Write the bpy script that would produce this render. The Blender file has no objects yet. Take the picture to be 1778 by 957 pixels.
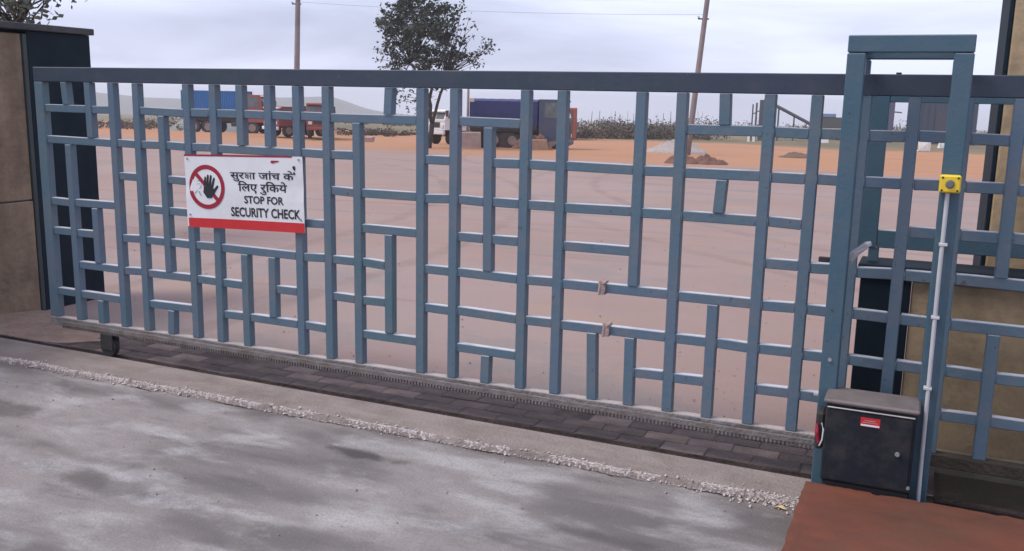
import bpy, math, random
from mathutils import Vector, Matrix, noise
R = math.radians
random.seed(7)
SC = bpy.context.scene
COL = SC.collection

# ------------------------------------------------------------------ camera, sky, sun, exposure
CAM_H = 1.6985
CAM_POS = Vector((0.0, -4.3, CAM_H))
cam_d = bpy.data.cameras.new('camera')
cam_d.sensor_width = 36.0
cam_d.lens = 32.847
cam_d.clip_start = 0.05
cam_d.clip_end = 9000.0
cam = bpy.data.objects.new('camera', cam_d)
COL.objects.link(cam)
r_, u_, w_ = Vector((0.91238847, 0.40880456, 0.02064257)), Vector((-0.09493933, 0.16229552, 0.98216429)), Vector((-0.39816304, 0.89807516, -0.18688819))
cam.matrix_world = Matrix(((r_.x, u_.x, -w_.x, CAM_POS.x), (r_.y, u_.y, -w_.y, CAM_POS.y), (r_.z, u_.z, -w_.z, CAM_POS.z), (0, 0, 0, 1)))
SC.camera = cam

SUN_EL, SUN_AZ = 56.0, -125.0         # azimuth from +Y, clockwise positive
world = bpy.data.worlds.new('World')
SC.world = world
world.use_nodes = True
wn, wl = world.node_tree.nodes, world.node_tree.links
wn.clear()
w_out = wn.new('ShaderNodeOutputWorld')
w_bg = wn.new('ShaderNodeBackground')
w_bg.inputs['Strength'].default_value = 0.1
w_sky = wn.new('ShaderNodeTexSky')
w_sky.sky_type = 'NISHITA'
w_sky.sun_disc = False
w_sky.sun_elevation = R(SUN_EL)
w_sky.sun_rotation = R(SUN_AZ)
w_sky.dust_density = 3.0
w_tc = wn.new('ShaderNodeTexCoord')
w_map = wn.new('ShaderNodeMapping')
w_map.inputs['Scale'].default_value = (1.0, 1.0, 6.0)
w_map.inputs['Location'].default_value = (3.1, 0.7, 0.4)
w_n1 = wn.new('ShaderNodeTexNoise')
w_n1.inputs['Scale'].default_value = 2.3
w_n1.inputs['Detail'].default_value = 5.0
w_n1.inputs['Roughness'].default_value = 0.5
w_n1.inputs['Distortion'].default_value = 0.5
w_ramp = wn.new('ShaderNodeValToRGB')
w_ramp.color_ramp.elements[0].position = 0.34
w_ramp.color_ramp.elements[0].color = (0.375, 0.405, 0.535, 1)
w_ramp.color_ramp.elements[1].position = 0.60
w_ramp.color_ramp.elements[1].color = (0.62, 0.66, 0.835, 1)
w_sc = wn.new('ShaderNodeVectorMath'); w_sc.operation = 'SCALE'; w_sc.inputs['Scale'].default_value = 10.0
w_mix = wn.new('ShaderNodeMix'); w_mix.data_type = 'RGBA'; w_mix.inputs['Factor'].default_value = 0.90
wl.new(w_tc.outputs['Generated'], w_map.inputs['Vector'])
wl.new(w_map.outputs['Vector'], w_n1.inputs['Vector'])
wl.new(w_n1.outputs['Fac'], w_ramp.inputs['Fac'])
wl.new(w_ramp.outputs['Color'], w_sc.inputs[0])
wl.new(w_sky.outputs['Color'], w_mix.inputs['A'])
wl.new(w_sc.outputs['Vector'], w_mix.inputs['B'])
wl.new(w_mix.outputs['Result'], w_bg.inputs['Color'])
wl.new(w_bg.outputs['Background'], w_out.inputs['Surface'])

sun_d = bpy.data.lights.new('sun', 'SUN')
sun_d.energy = 1.5
sun_d.angle = R(22.0)
sun_d.color = (1.0, 0.94, 0.86)
sun = bpy.data.objects.new('sun', sun_d)
COL.objects.link(sun)
az, el = R(SUN_AZ), R(SUN_EL)
to_sun = Vector((math.sin(az) * math.cos(el), math.cos(az) * math.cos(el), math.sin(el)))
sun.rotation_euler = to_sun.to_track_quat('Z', 'Y').to_euler()
sun.location = (0, 0, 30)

SC.render.engine = 'CYCLES'
SC.cycles.use_denoising = True
SC.cycles.max_bounces = 6
SC.cycles.volume_bounces = 1
SC.view_settings.view_transform = 'Standard'
SC.view_settings.look = 'None'
SC.view_settings.exposure = 0.70
SC.view_settings.gamma = 1.0
SC.view_settings.use_curve_mapping = False

# ------------------------------------------------------------------ materials
MATS = {}
def mat(name, col, rough=0.7, col2=None, scale=6.0, amount=0.6, bump=0.0, bscale=40.0, metallic=0.0, spec=0.5, stretch=(1, 1, 1), dirt=None, dirt_amt=0.5, dirt_scale=1.5, rough2=None, lo=0.35, hi=0.68, coord='Object', dust_sheen=None, chips=None):
    if name in MATS:
        return MATS[name]
    m = bpy.data.materials.new(name)
    m.use_nodes = True
    nt = m.node_tree; n, l = nt.nodes, nt.links
    b = n['Principled BSDF']
    b.inputs['Base Color'].default_value = (*col, 1)
    b.inputs['Roughness'].default_value = rough
    b.inputs['Metallic'].default_value = metallic
    b.inputs['Specular IOR Level'].default_value = spec
    tc = n.new('ShaderNodeTexCoord')
    mp = n.new('ShaderNodeMapping'); mp.inputs['Scale'].default_value = stretch
    l.new(tc.outputs[coord], mp.inputs['Vector'])
    if col2 is None:
        col2 = tuple(c * 0.72 for c in col)
    nz = n.new('ShaderNodeTexNoise'); nz.inputs['Scale'].default_value = scale; nz.inputs['Detail'].default_value = 7; nz.inputs['Roughness'].default_value = 0.62
    l.new(mp.outputs['Vector'], nz.inputs['Vector'])
    mr = n.new('ShaderNodeMapRange'); mr.inputs['From Min'].default_value = lo; mr.inputs['From Max'].default_value = hi; mr.inputs['To Max'].default_value = amount
    l.new(nz.outputs['Fac'], mr.inputs['Value'])
    mx = n.new('ShaderNodeMix'); mx.data_type = 'RGBA'
    mx.inputs['A'].default_value = (*col, 1); mx.inputs['B'].default_value = (*col2, 1)
    l.new(mr.outputs['Result'], mx.inputs['Factor'])
    out = mx.outputs['Result']
    if dirt is not None:
        n2 = n.new('ShaderNodeTexNoise'); n2.inputs['Scale'].default_value = dirt_scale; n2.inputs['Detail'].default_value = 9; n2.inputs['Roughness'].default_value = 0.7
        l.new(tc.outputs[coord], n2.inputs['Vector'])
        m2 = n.new('ShaderNodeMapRange'); m2.inputs['From Min'].default_value = 0.45; m2.inputs['From Max'].default_value = 0.72; m2.inputs['To Max'].default_value = dirt_amt
        l.new(n2.outputs['Fac'], m2.inputs['Value'])
        x2 = n.new('ShaderNodeMix'); x2.data_type = 'RGBA'
        l.new(out, x2.inputs['A']); x2.inputs['B'].default_value = (*dirt, 1)
        l.new(m2.outputs['Result'], x2.inputs['Factor'])
        out = x2.outputs['Result']
    if chips is not None:     # small rust chips and scratches
        n5 = n.new('ShaderNodeTexNoise'); n5.inputs['Scale'].default_value = 26.0; n5.inputs['Detail'].default_value = 4; n5.inputs['Roughness'].default_value = 0.7
        l.new(tc.outputs[coord], n5.inputs['Vector'])
        d5 = n.new('ShaderNodeMapRange'); d5.inputs['From Min'].default_value = 0.655; d5.inputs['From Max'].default_value = 0.69; d5.inputs['To Max'].default_value = 0.8
        l.new(n5.outputs['Fac'], d5.inputs['Value'])
        x5 = n.new('ShaderNodeMix'); x5.data_type = 'RGBA'; l.new(out, x5.inputs['A']); x5.inputs['B'].default_value = (*chips, 1); l.new(d5.outputs['Result'], x5.inputs['Factor'])
        out = x5.outputs['Result']
    if dust_sheen is not None:      # dusty film on upward faces; paints also get sky brightness mixed in here
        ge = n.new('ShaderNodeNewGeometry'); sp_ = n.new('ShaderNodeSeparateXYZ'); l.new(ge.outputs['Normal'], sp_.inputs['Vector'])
        d2 = n.new('ShaderNodeMapRange'); d2.inputs['From Min'].default_value = 0.6; d2.inputs['From Max'].default_value = 0.95; d2.inputs['To Max'].default_value = dust_sheen[1]
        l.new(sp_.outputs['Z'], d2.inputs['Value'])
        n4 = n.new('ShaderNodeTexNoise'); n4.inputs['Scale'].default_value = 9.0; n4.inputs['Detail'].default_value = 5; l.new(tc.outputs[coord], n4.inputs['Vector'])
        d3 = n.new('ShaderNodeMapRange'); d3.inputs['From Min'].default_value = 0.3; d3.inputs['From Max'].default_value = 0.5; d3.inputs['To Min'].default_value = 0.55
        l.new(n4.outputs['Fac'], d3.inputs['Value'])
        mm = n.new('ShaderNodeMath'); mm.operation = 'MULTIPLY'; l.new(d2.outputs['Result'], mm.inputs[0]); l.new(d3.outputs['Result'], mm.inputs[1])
        x3 = n.new('ShaderNodeMix'); x3.data_type = 'RGBA'; l.new(out, x3.inputs['A']); x3.inputs['B'].default_value = (*dust_sheen[0], 1); l.new(mm.outputs[0], x3.inputs['Factor'])
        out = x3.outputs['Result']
    l.new(out, b.inputs['Base Color'])
    if rough2 is not None:
        rr = n.new('ShaderNodeMapRange'); rr.inputs['From Min'].default_value = lo; rr.inputs['From Max'].default_value = hi
        rr.inputs['To Min'].default_value = rough; rr.inputs['To Max'].default_value = rough2
        l.new(nz.outputs['Fac'], rr.inputs['Value']); l.new(rr.outputs['Result'], b.inputs['Roughness'])
    if bump > 0:
        n3 = n.new('ShaderNodeTexNoise'); n3.inputs['Scale'].default_value = bscale; n3.inputs['Detail'].default_value = 6
        l.new(tc.outputs[coord], n3.inputs['Vector'])
        bp = n.new('ShaderNodeBump'); bp.inputs['Strength'].default_value = bump; bp.inputs['Distance'].default_value = 0.02
        l.new(n3.outputs['Fac'], bp.inputs['Height']); l.new(bp.outputs['Normal'], b.inputs['Normal'])
    MATS[name] = m
    return m

PAINT = mat('gate_blue_paint', (0.092, 0.140, 0.202), 0.5, (0.072, 0.135, 0.165), 1.0, 0.95, 0.12, 45, dirt=(0.16, 0.155, 0.165), dirt_amt=0.65, dirt_scale=6.0, chips=(0.075, 0.045, 0.035), dust_sheen=((0.60, 0.58, 0.62), 0.85))
PAINT_D = mat('frame_teal_paint', (0.052, 0.108, 0.150), 0.45, (0.045, 0.10, 0.14), 2.0, 0.8, 0.10, 60, dirt=(0.13, 0.14, 0.15), dirt_amt=0.3, dirt_scale=5.0, chips=(0.06, 0.04, 0.035), dust_sheen=((0.50, 0.48, 0.50), 0.7))
PAINT_TOP = mat('top_rail_paint', (0.026, 0.036, 0.068), 0.5, (0.028, 0.050, 0.066), 0.7, 0.9, 0.08, 45, dirt=(0.070, 0.066, 0.085), dirt_amt=0.5, dirt_scale=5.0, chips=(0.12, 0.11, 0.11))
DUSTY = mat('dusty_rail', (0.16, 0.16, 0.175), 0.85, (0.27, 0.225, 0.205), 5.0, 0.9, 0.6, 60, dirt=(0.045, 0.036, 0.034), dirt_amt=0.9, dirt_scale=4.0, dust_sheen=((0.48, 0.41, 0.38), 0.8))
RACK = mat('rack_steel', (0.22, 0.20, 0.195), 0.75, (0.12, 0.09, 0.08), 12.0, 0.9, 0.4, 80, metallic=0.2)
BLACK = mat('black_rubber', (0.018, 0.018, 0.020), 0.8, (0.04, 0.036, 0.034), 8, 0.7)
STEEL = mat('dull_steel', (0.45, 0.45, 0.46), 0.45, (0.28, 0.27, 0.27), 15, 0.8, metallic=0.6)
DARKSTEEL = mat('dark_rail_steel', (0.022, 0.016, 0.015), 0.85, (0.05, 0.030, 0.024), 20, 0.8, spec=0.2)
GALV = mat('pale_conduit', (0.52, 0.52, 0.54), 0.55, (0.38, 0.38, 0.40), 9, 0.7)
YELLOW = mat('yellow_plastic', (0.80, 0.58, 0.03), 0.4, (0.70, 0.48, 0.03), 8, 0.6)
NAVYBOX = mat('motor_box_paint', (0.010, 0.014, 0.021), 0.55, (0.017, 0.020, 0.026), 5, 0.8, dirt=(0.085, 0.070, 0.064), dirt_amt=0.55, dirt_scale=7, bump=0.05, spec=0.25)
LID = mat('dusty_box_lid', (0.12, 0.10, 0.098), 0.6, (0.19, 0.155, 0.145), 9, 0.9)
RED = mat('sign_red', (0.56, 0.025, 0.03), 0.4, (0.45, 0.02, 0.025), 9, 0.6)
SIGNRED = mat('print_dark_red', (0.33, 0.012, 0.035), 0.4)
WHITE = mat('sign_white', (0.74, 0.74, 0.76), 0.35, (0.66, 0.65, 0.67), 5, 0.7, dirt=(0.45, 0.42, 0.40), dirt_amt=0.25, dirt_scale=4)
INK = mat('print_black', (0.016, 0.017, 0.024), 0.5)
GREYINK = mat('print_grey', (0.33, 0.33, 0.35), 0.5)
TAN = mat('tan_plaster', (0.30, 0.215, 0.145), 0.88, (0.17, 0.115, 0.075), 3.6, 0.9, 0.7, 20, stretch=(1, 1, 0.3), dirt=(0.085, 0.062, 0.045), dirt_amt=0.75, dirt_scale=2.6)
TAN2 = mat('ochre_plaster', (0.48, 0.35, 0.215), 0.85, (0.34, 0.245, 0.145), 3.2, 0.9, 0.25, 22, stretch=(1, 1, 0.35), dirt=(0.12, 0.088, 0.055), dirt_amt=0.8, dirt_scale=2.6)
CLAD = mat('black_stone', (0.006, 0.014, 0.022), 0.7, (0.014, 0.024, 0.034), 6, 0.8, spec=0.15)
CAP = mat('cap_stone', (0.040, 0.042, 0.052), 0.85, (0.09, 0.085, 0.08), 6, 0.8, 0.2)

# ------------------------------------------------------------------ mesh helpers
class MB:
    def __init__(s): s.v = []; s.f = []
    def add(s, vs, fs):
        o = len(s.v); s.v += [tuple(v) for v in vs]; s.f += [tuple(i + o for i in f) for f in fs]; return s
    def box(s, x0, x1, y0, y1, z0, z1, M=None):
        vs = [Vector((x, y, z)) for x in (x0, x1) for y in (y0, y1) for z in (z0, z1)]
        if M is not None: vs = [M @ v for v in vs]
        return s.add(vs, [(0, 1, 3, 2), (4, 6, 7, 5), (0, 4, 5, 1), (2, 3, 7, 6), (0, 2, 6, 4), (1, 5, 7, 3)])
    def bbox(s, x0, x1, y0, y1, z0, z1, c=0.004, M=None):
        # box with chamfered edges
        xs, ys, zs = (x0, x1), (y0, y1), (z0, z1)
        vs = []; idx = {}
        for i in (0, 1):
            for j in (0, 1):
                for k in (0, 1):
                    sx, sy, sz = (1 - 2 * i), (1 - 2 * j), (1 - 2 * k)
                    p = Vector((xs[i], ys[j], zs[k]))
                    for a, d in enumerate(((0, sy * c, sz * c), (sx * c, 0, sz * c), (sx * c, sy * c, 0))):
                        idx[i, j, k, a] = len(vs); vs.append(p + Vector(d))
        fs = []
        for i in (0, 1):
            q = [idx[i, 0, 0, 0], idx[i, 0, 1, 0], idx[i, 1, 1, 0], idx[i, 1, 0, 0]]; fs.append(q if i == 0 else q[::-1])
            q = [idx[0, i, 0, 1], idx[1, i, 0, 1], idx[1, i, 1, 1], idx[0, i, 1, 1]]; fs.append(q if i == 0 else q[::-1])
            q = [idx[0, 0, i, 2], idx[0, 1, i, 2], idx[1, 1, i, 2], idx[1, 0, i, 2]]; fs.append(q if i == 0 else q[::-1])
        for i in (0, 1):
            for j in (0, 1):
                fs.append([idx[i, j, 0, 0], idx[i, j, 1, 0], idx[i, j, 1, 1], idx[i, j, 0, 1]] if i != j else [idx[i, j, 0, 1], idx[i, j, 1, 1], idx[i, j, 1, 0], idx[i, j, 0, 0]])
                fs.append([idx[i, 0, j, 0], idx[i, 0, j, 2], idx[i, 1, j, 2], idx[i, 1, j, 0]] if i != j else [idx[i, 1, j, 0], idx[i, 1, j, 2], idx[i, 0, j, 2], idx[i, 0, j, 0]])
                fs.append([idx[0, i, j, 1], idx[1, i, j, 1], idx[1, i, j, 2], idx[0, i, j, 2]] if i != j else [idx[0, i, j, 2], idx[1, i, j, 2], idx[1, i, j, 1], idx[0, i, j, 1]])
                for k in (0, 1):
                    t = [idx[i, j, k, 0], idx[i, j, k, 1], idx[i, j, k, 2]]
                    fs.append(t if (i + j + k) % 2 == 0 else t[::-1])
        if M is not None: vs = [M @ v for v in vs]
        return s.add(vs, fs)
    def tube(s, pts, rad, n=8, cap=True):
        pts = [Vector(p) for p in pts]
        if not isinstance(rad, (list, tuple)): rad = [rad] * len(pts)
        rings = []
        for i, p in enumerate(pts):
            d = (pts[min(i + 1, len(pts) - 1)] - pts[max(i - 1, 0)]).normalized()
            a = d.orthogonal().normalized() if abs(d.z) < 0.9 else (Vector((1, 0, 0)) - d * d.x).normalized()
            b = d.cross(a)
            rings.append([p + (a * math.cos(2 * math.pi * k / n) + b * math.sin(2 * math.pi * k / n)) * rad[i] for k in range(n)])
        vs = [v for r in rings for v in r]; fs = []
        for i in range(len(pts) - 1):
            for k in range(n):
                fs.append((i * n + k, i * n + (k + 1) % n, (i + 1) * n + (k + 1) % n, (i + 1) * n + k))
        if cap:
            fs.append(tuple(range(n))[::-1]); fs.append(tuple((len(pts) - 1) * n + k for k in range(n)))
        return s.add(vs, fs)
    def lathe_y(s, prof, cx, cy, cz, n=20):
        # prof: list of (y, r) around the y axis
        vs = []; fs = []; m = len(prof)
        for k in range(n):
            a = 2 * math.pi * k / n
            for (y, r) in prof: vs.append((cx + r * math.cos(a), cy + y, cz + r * math.sin(a)))
        for k in range(n):
            for i in range(m - 1):
                fs.append((k * m + i, k * m + i + 1, ((k + 1) % n) * m + i + 1, ((k + 1) % n) * m + i))
        return s.add(vs, fs)
    def prism_y(s, poly, y0, y1):
        # poly in (x, z)
        n = len(poly)
        vs = [(x, y0, z) for x, z in poly] + [(x, y1, z) for x, z in poly]
        fs = [tuple(range(n)), tuple(range(2 * n - 1, n - 1, -1))] + [(i, i + n, (i + 1) % n + n, (i + 1) % n) for i in range(n)]
        return s.add(vs, fs)
    def mesh(s, name):
        me = bpy.data.meshes.new(name); me.from_pydata(s.v, [], s.f); me.update()
        return me

def obj(name, mb, m, parent=None, smooth=False):
    me = mb.mesh(name) if isinstance(mb, MB) else mb
    if m is not None:
        me.materials.clear(); me.materials.append(m)
    if smooth:
        for p in me.polygons: p.use_smooth = True
    o = bpy.data.objects.new(name, me); COL.objects.link(o)
    if parent is not None: o.parent = parent
    return o
def tag(o, label=None, cat=None, group=None, kind=None):
    if label: o['label'] = label
    if cat: o['category'] = cat
    if group: o['group'] = group
    if kind: o['kind'] = kind
    return o
def thing(name, label, cat, loc=(0, 0, 0), rotz=0.0, group=None):
    o = bpy.data.objects.new(name, None); COL.objects.link(o)
    o.location = loc; o.rotation_euler = (0, 0, rotz)
    o.empty_display_size = 0.1
    return tag(o, label, cat, group)
def structure(name, mb, m, smooth=False): return tag(obj(name, mb, m, smooth=smooth), kind='structure')

# ------------------------------------------------------------------ terrain
SLOPE = 0.023
def gz(x, y):
    u = -0.42 * x + 0.907 * y - 4.0
    s = u if u > 30 else math.log(1 + math.exp(u * 0.8)) / 0.8
    return -SLOPE * s
def road_mat():
    m = bpy.data.materials.new('worn_road_concrete'); m.use_nodes = True
    n, l = m.node_tree.nodes, m.node_tree.links; b = n['Principled BSDF']
    tc = n.new('ShaderNodeTexCoord')
    def noise_(scale, st, det=5, rough=0.55, dist=0.0, rot=0.0):
        mp = n.new('ShaderNodeMapping'); mp.inputs['Scale'].default_value = st; mp.inputs['Rotation'].default_value = (0, 0, rot)
        l.new(tc.outputs['Object'], mp.inputs['Vector'])
        z = n.new('ShaderNodeTexNoise'); z.inputs['Scale'].default_value = scale; z.inputs['Detail'].default_value = det; z.inputs['Roughness'].default_value = rough; z.inputs['Distortion'].default_value = dist
        l.new(mp.outputs['Vector'], z.inputs['Vector']); return z.outputs['Fac']
    def rng(s, a, b_, lo=0.0, hi=1.0):
        r = n.new('ShaderNodeMapRange'); r.interpolation_type = 'SMOOTHSTEP'
        r.inputs['From Min'].default_value = a; r.inputs['From Max'].default_value = b_; r.inputs['To Min'].default_value = lo; r.inputs['To Max'].default_value = hi
        l.new(s, r.inputs['Value']); return r.outputs['Result']
    def mixc(f, A, B):
        x = n.new('ShaderNodeMix'); x.data_type = 'RGBA'; l.new(f, x.inputs['Factor'])
        for k, c in (('A', A), ('B', B)):
            if isinstance(c, tuple): x.inputs[k].default_value = (*c, 1)
            else: l.new(c, x.inputs[k])
        return x.outputs['Result']
    big = noise_(1.3, (0.60, 2.0, 1), 3, 0.55, 0.3, 0.12)
    mid = noise_(2.4, (0.75, 1.8, 1), 4, 0.55, 0.3, 0.08)
    grit = noise_(95, (1, 1, 1), 3, 0.85)
    blot = noise_(9, (1, 1.4, 1), 6, 0.7)
    crack = noise_(3.0, (1, 1, 1), 9, 0.72, 1.2)
    fine = noise_(70, (1, 1, 1), 4, 0.7)
    c = mixc(rng(big, 0.34, 0.62), (0.130, 0.112, 0.106), (0.275, 0.242, 0.233))
    c = mixc(rng(mid, 0.46, 0.72, 0, 0.85), c, (0.44, 0.41, 0.412))
    c = mixc(rng(mid, 0.42, 0.28, 0, 0.45), c, (0.085, 0.072, 0.068))
    c = mixc(rng(fine, 0.35, 0.65, 0, 0.30), c, (0.14, 0.125, 0.12))
    c = mixc(rng(grit, 0.62, 0.70, 0, 0.7), c, (0.075, 0.065, 0.062))
    c = mixc(rng(grit, 0.36, 0.30, 0, 0.6), c, (0.50, 0.46, 0.45))
    c = mixc(rng(blot, 0.50, 0.64, 0, 0.20), c, (0.12, 0.105, 0.10))
    c = mixc(rng(blot, 0.42, 0.34, 0, 0.18), c, (0.40, 0.365, 0.36))
    c = mixc(rng(crack, 0.72, 0.78, 0, 0.3), c, (0.06, 0.05, 0.048))
    # old oil smears, each with its own outline
    warp = noise_(5.0, (1, 1, 1), 4, 0.6)
    sxy = n.new('ShaderNodeSeparateXYZ'); l.new(tc.outputs['Object'], sxy.inputs['Vector'])
    def ma(op, a, b_):
        x = n.new('ShaderNodeMath'); x.operation = op
        for i, q in enumerate((a, b_)):
            if isinstance(q, (int, float)): x.inputs[i].default_value = q
            else: l.new(q, x.inputs[i])
        return x.outputs[0]
    for (px, py, ax, ay, am) in ((-2.42, -0.64, 0.24, 0.055, 0.85), (-4.6, -0.95, 0.55, 0.12, 0.6), (-3.2, -1.45, 0.6, 0.10, 0.5), (-1.1, -0.95, 0.35, 0.06, 0.45)):
        dx = ma('DIVIDE', ma('SUBTRACT', sxy.outputs['X'], px), ax); dy = ma('DIVIDE', ma('SUBTRACT', sxy.outputs['Y'], py), ay)
        dd = ma('ADD', ma('POWER', ma('ADD', ma('MULTIPLY', dx, dx), ma('MULTIPLY', dy, dy)), 0.5), ma('MULTIPLY', ma('SUBTRACT', warp, 0.5), 2.2))
        c = mixc(rng(dd, 1.1, 0.35, 0, am), c, (0.045, 0.036, 0.034))
    l.new(c, b.inputs['Base Color'])
    l.new(rng(big, 0.40, 0.62, 0.55, 0.88), b.inputs['Roughness'])
    bp = n.new('ShaderNodeBump'); bp.inputs['Strength'].default_value = 0.5; bp.inputs['Distance'].default_value = 0.012
    l.new(fine, bp.inputs['Height']); l.new(bp.outputs['Normal'], b.inputs['Normal'])
    return m
def yard_mat():
    m = bpy.data.materials.new('yard_earth'); m.use_nodes = True
    n, l = m.node_tree.nodes, m.node_tree.links; b = n['Principled BSDF']; b.inputs['Roughness'].default_value = 0.9
    b.inputs['Specular IOR Level'].default_value = 0.25
    tc = n.new('ShaderNodeTexCoord')
    sx = n.new('ShaderNodeSeparateXYZ'); l.new(tc.outputs['Object'], sx.inputs['Vector'])
    def noise_(scale, st=(1, 1, 1), det=6, rough=0.6):
        mp = n.new('ShaderNodeMapping'); mp.inputs['Scale'].default_value = st; l.new(tc.outputs['Object'], mp.inputs['Vector'])
        z = n.new('ShaderNodeTexNoise'); z.inputs['Scale'].default_value = scale; z.inputs['Detail'].default_value = det; z.inputs['Roughness'].default_value = rough
        l.new(mp.outputs['Vector'], z.inputs['Vector']); return z.outputs['Fac']
    def ma(op, a, b_):
        x = n.new('ShaderNodeMath'); x.operation = op
        for i, c in enumerate((a, b_)):
            if isinstance(c, (int, float)): x.inputs[i].default_value = c
            else: l.new(c, x.inputs[i])
        return x.outputs[0]
    def rng(s, a, b_, lo=0.0, hi=1.0):
        r = n.new('ShaderNodeMapRange'); r.interpolation_type = 'SMOOTHSTEP'
        r.inputs['From Min'].default_value = a; r.inputs['From Max'].default_value = b_; r.inputs['To Min'].default_value = lo; r.inputs['To Max'].default_value = hi
        l.new(s, r.inputs['Value']); return r.outputs['Result']
    def mixc(f, A, B):
        x = n.new('ShaderNodeMix'); x.data_type = 'RGBA'; l.new(f, x.inputs['Factor'])
        for k, c in (('A', A), ('B', B)):
            if isinstance(c, tuple): x.inputs[k].default_value = (*c, 1)
            else: l.new(c, x.inputs[k])
        return x.outputs['Result']
    big = noise_(0.22); med = noise_(1.3, (0.6, 1.6, 1)); streak = noise_(0.55, (0.25, 2.2, 1), 5, 0.65); fine = noise_(30, (1, 1, 1), 5, 0.7)
    conc = mixc(rng(big, 0.35, 0.65), (0.298, 0.203, 0.175), (0.310, 0.232, 0.213))
    conc = mixc(rng(med, 0.52, 0.72, 0, 0.45), conc, (0.31, 0.195, 0.155))
    conc = mixc(rng(streak, 0.60, 0.70, 0, 0.5), conc, (0.22, 0.145, 0.125))
    tyre = noise_(0.8, (0.10, 3.4, 1), 4, 0.6)
    conc = mixc(rng(tyre, 0.62, 0.66, 0, 0.5), conc, (0.24, 0.165, 0.145))
    patch = noise_(0.42, (1, 1.3, 1), 7, 0.68)
    conc = mixc(rng(patch, 0.52, 0.61, 0, 0.65), conc, (0.240, 0.205, 0.192))
    conc = mixc(rng(patch, 0.45, 0.36, 0, 0.6), conc, (0.340, 0.230, 0.172))
    def ring(cx_, cy_, r_, half, am, cc):
        global_c = cc
        dx = ma('SUBTRACT', sx.outputs['X'], cx_); dy = ma('SUBTRACT', sx.outputs['Y'], cy_)
        d = ma('POWER', ma('ADD', ma('MULTIPLY', dx, dx), ma('MULTIPLY', dy, dy)), 0.5)
        d = ma('ABSOLUTE', ma('ADD', ma('SUBTRACT', d, r_), ma('MULTIPLY', ma('SUBTRACT', med, 0.5), 0.35)), 0.0)
        f = ma('MULTIPLY', rng(d, half, half * 0.35, 0, am), rng(streak, 0.35, 0.6, 0.25, 1.0))
        return mixc(f, global_c, (0.19, 0.135, 0.115))
    for (a_, b_, r_) in ((-34.0, 1.0, 27.5), (-34.0, 1.0, 29.2), (16.0, 26.0, 25.0), (16.0, 26.0, 26.7), (-6.0, -30.0, 38.5), (-6.0, -30.0, 40.2), (4.0, 40.0, 22.0), (4.0, 40.0, 23.7)):
        conc = ring(a_, b_, r_, 0.16, 0.42, conc)
    grit = noise_(55, (1, 1, 1), 3, 0.8)
    conc = mixc(rng(grit, 0.63, 0.70, 0, 0.6), conc, (0.15, 0.105, 0.09))
    conc = mixc(rng(fine, 0.60, 0.72, 0, 0.45), conc, (0.22, 0.15, 0.13))
    soil = mixc(rng(med, 0.35, 0.7), (0.42, 0.205, 0.100), (0.36, 0.19, 0.115))
    soil = mixc(rng(streak, 0.5, 0.72, 0, 0.6), soil, (0.26, 0.13, 0.08))
    # soil lies beyond the concrete apron: its edge runs across the yard
    t = ma('ADD', ma('ADD', sx.outputs['Y'], ma('MULTIPLY', sx.outputs['X'], 0.22)), ma('MULTIPLY', ma('SUBTRACT', big, 0.5), 10.0))
    t = ma('ADD', t, ma('MULTIPLY', ma('SUBTRACT', med, 0.5), 4.0))
    c = mixc(rng(t, 24.0, 32.0), conc, soil)
    t2 = ma('ADD', ma('ADD', sx.outputs['Y'], ma('MULTIPLY', sx.outputs['X'], 0.35)), ma('MULTIPLY', ma('SUBTRACT', big, 0.5), 22.0))
    grass = mixc(rng(big, 0.4, 0.62), (0.115, 0.105, 0.055), (0.20, 0.145, 0.085))
    c = mixc(rng(t2, 60.0, 70.0), c, grass)
    l.new(c, b.inputs['Base Color'])
    bp = n.new('ShaderNodeBump'); bp.inputs['Strength'].default_value = 0.3; bp.inputs['Distance'].default_value = 0.02
    l.new(fine, bp.inputs['Height']); l.new(bp.outputs['Normal'], b.inputs['Normal'])
    return m
g = MB()
ys = [0.50]
while ys[-1] < 2500: ys.append(ys[-1] + max(0.6, ys[-1] * 0.05))
NX = 60
for y in ys:
    for i in range(NX + 1):
        x = (i / NX * 2 - 1) * (60 + 2.2 * y)
        bumpz = 0.0
        if y > 26: bumpz = noise.noise(Vector((x * 0.09, y * 0.09, 3))) * min(0.25, (y - 26) * 0.012)
        g.v.append((x, y, gz(x, y) - 0.004 + bumpz))
for j in range(len(ys) - 1):
    for i in range(NX):
        a = j * (NX + 1) + i; g.f.append((a, a + 1, a + NX + 2, a + NX + 1))
structure('yard_ground', g, yard_mat(), True)

road = MB()
road.add([(-60, -40, -0.03), (60, -40, -0.03), (60, -0.22, -0.03), (-60, -0.22, -0.03)], [(0, 1, 2, 3)])
structure('road', road, road_mat())

# concrete strip in front of the gate rail with a broken front edge
STRIP = mat('strip_concrete', (0.300, 0.247, 0.228), 0.88, (0.215, 0.172, 0.156), 4.5, 0.9, 0.6, 60, stretch=(0.5, 2, 1), dirt=(0.15, 0.115, 0.10), dirt_amt=0.75, dirt_scale=3.4)
def edge_y(x):
    base = -0.345 + 0.012 * (x + 5.3)
    return base + 0.020 * noise.noise(Vector((x * 2.3, 0, 0))) + 0.012 * noise.noise(Vector((x * 11, 4, 0))) + 0.006 * noise.noise(Vector((x * 40, 9, 0)))
st = MB(); N = 900
for i in range(N + 1):
    x = -9 + i * 8.64 / N
    st.v += [(x, -0.022, 0.0), (x, edge_y(x), 0.0 - 0.004 * abs(noise.noise(Vector((x * 17, 1, 0))))), (x, edge_y(x) - 0.012, -0.034)]
for i in range(N):
    a = i * 3
    st.f += [(a, a + 1, a + 4, a + 3), (a + 1, a + 2, a + 5, a + 4)]
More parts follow.
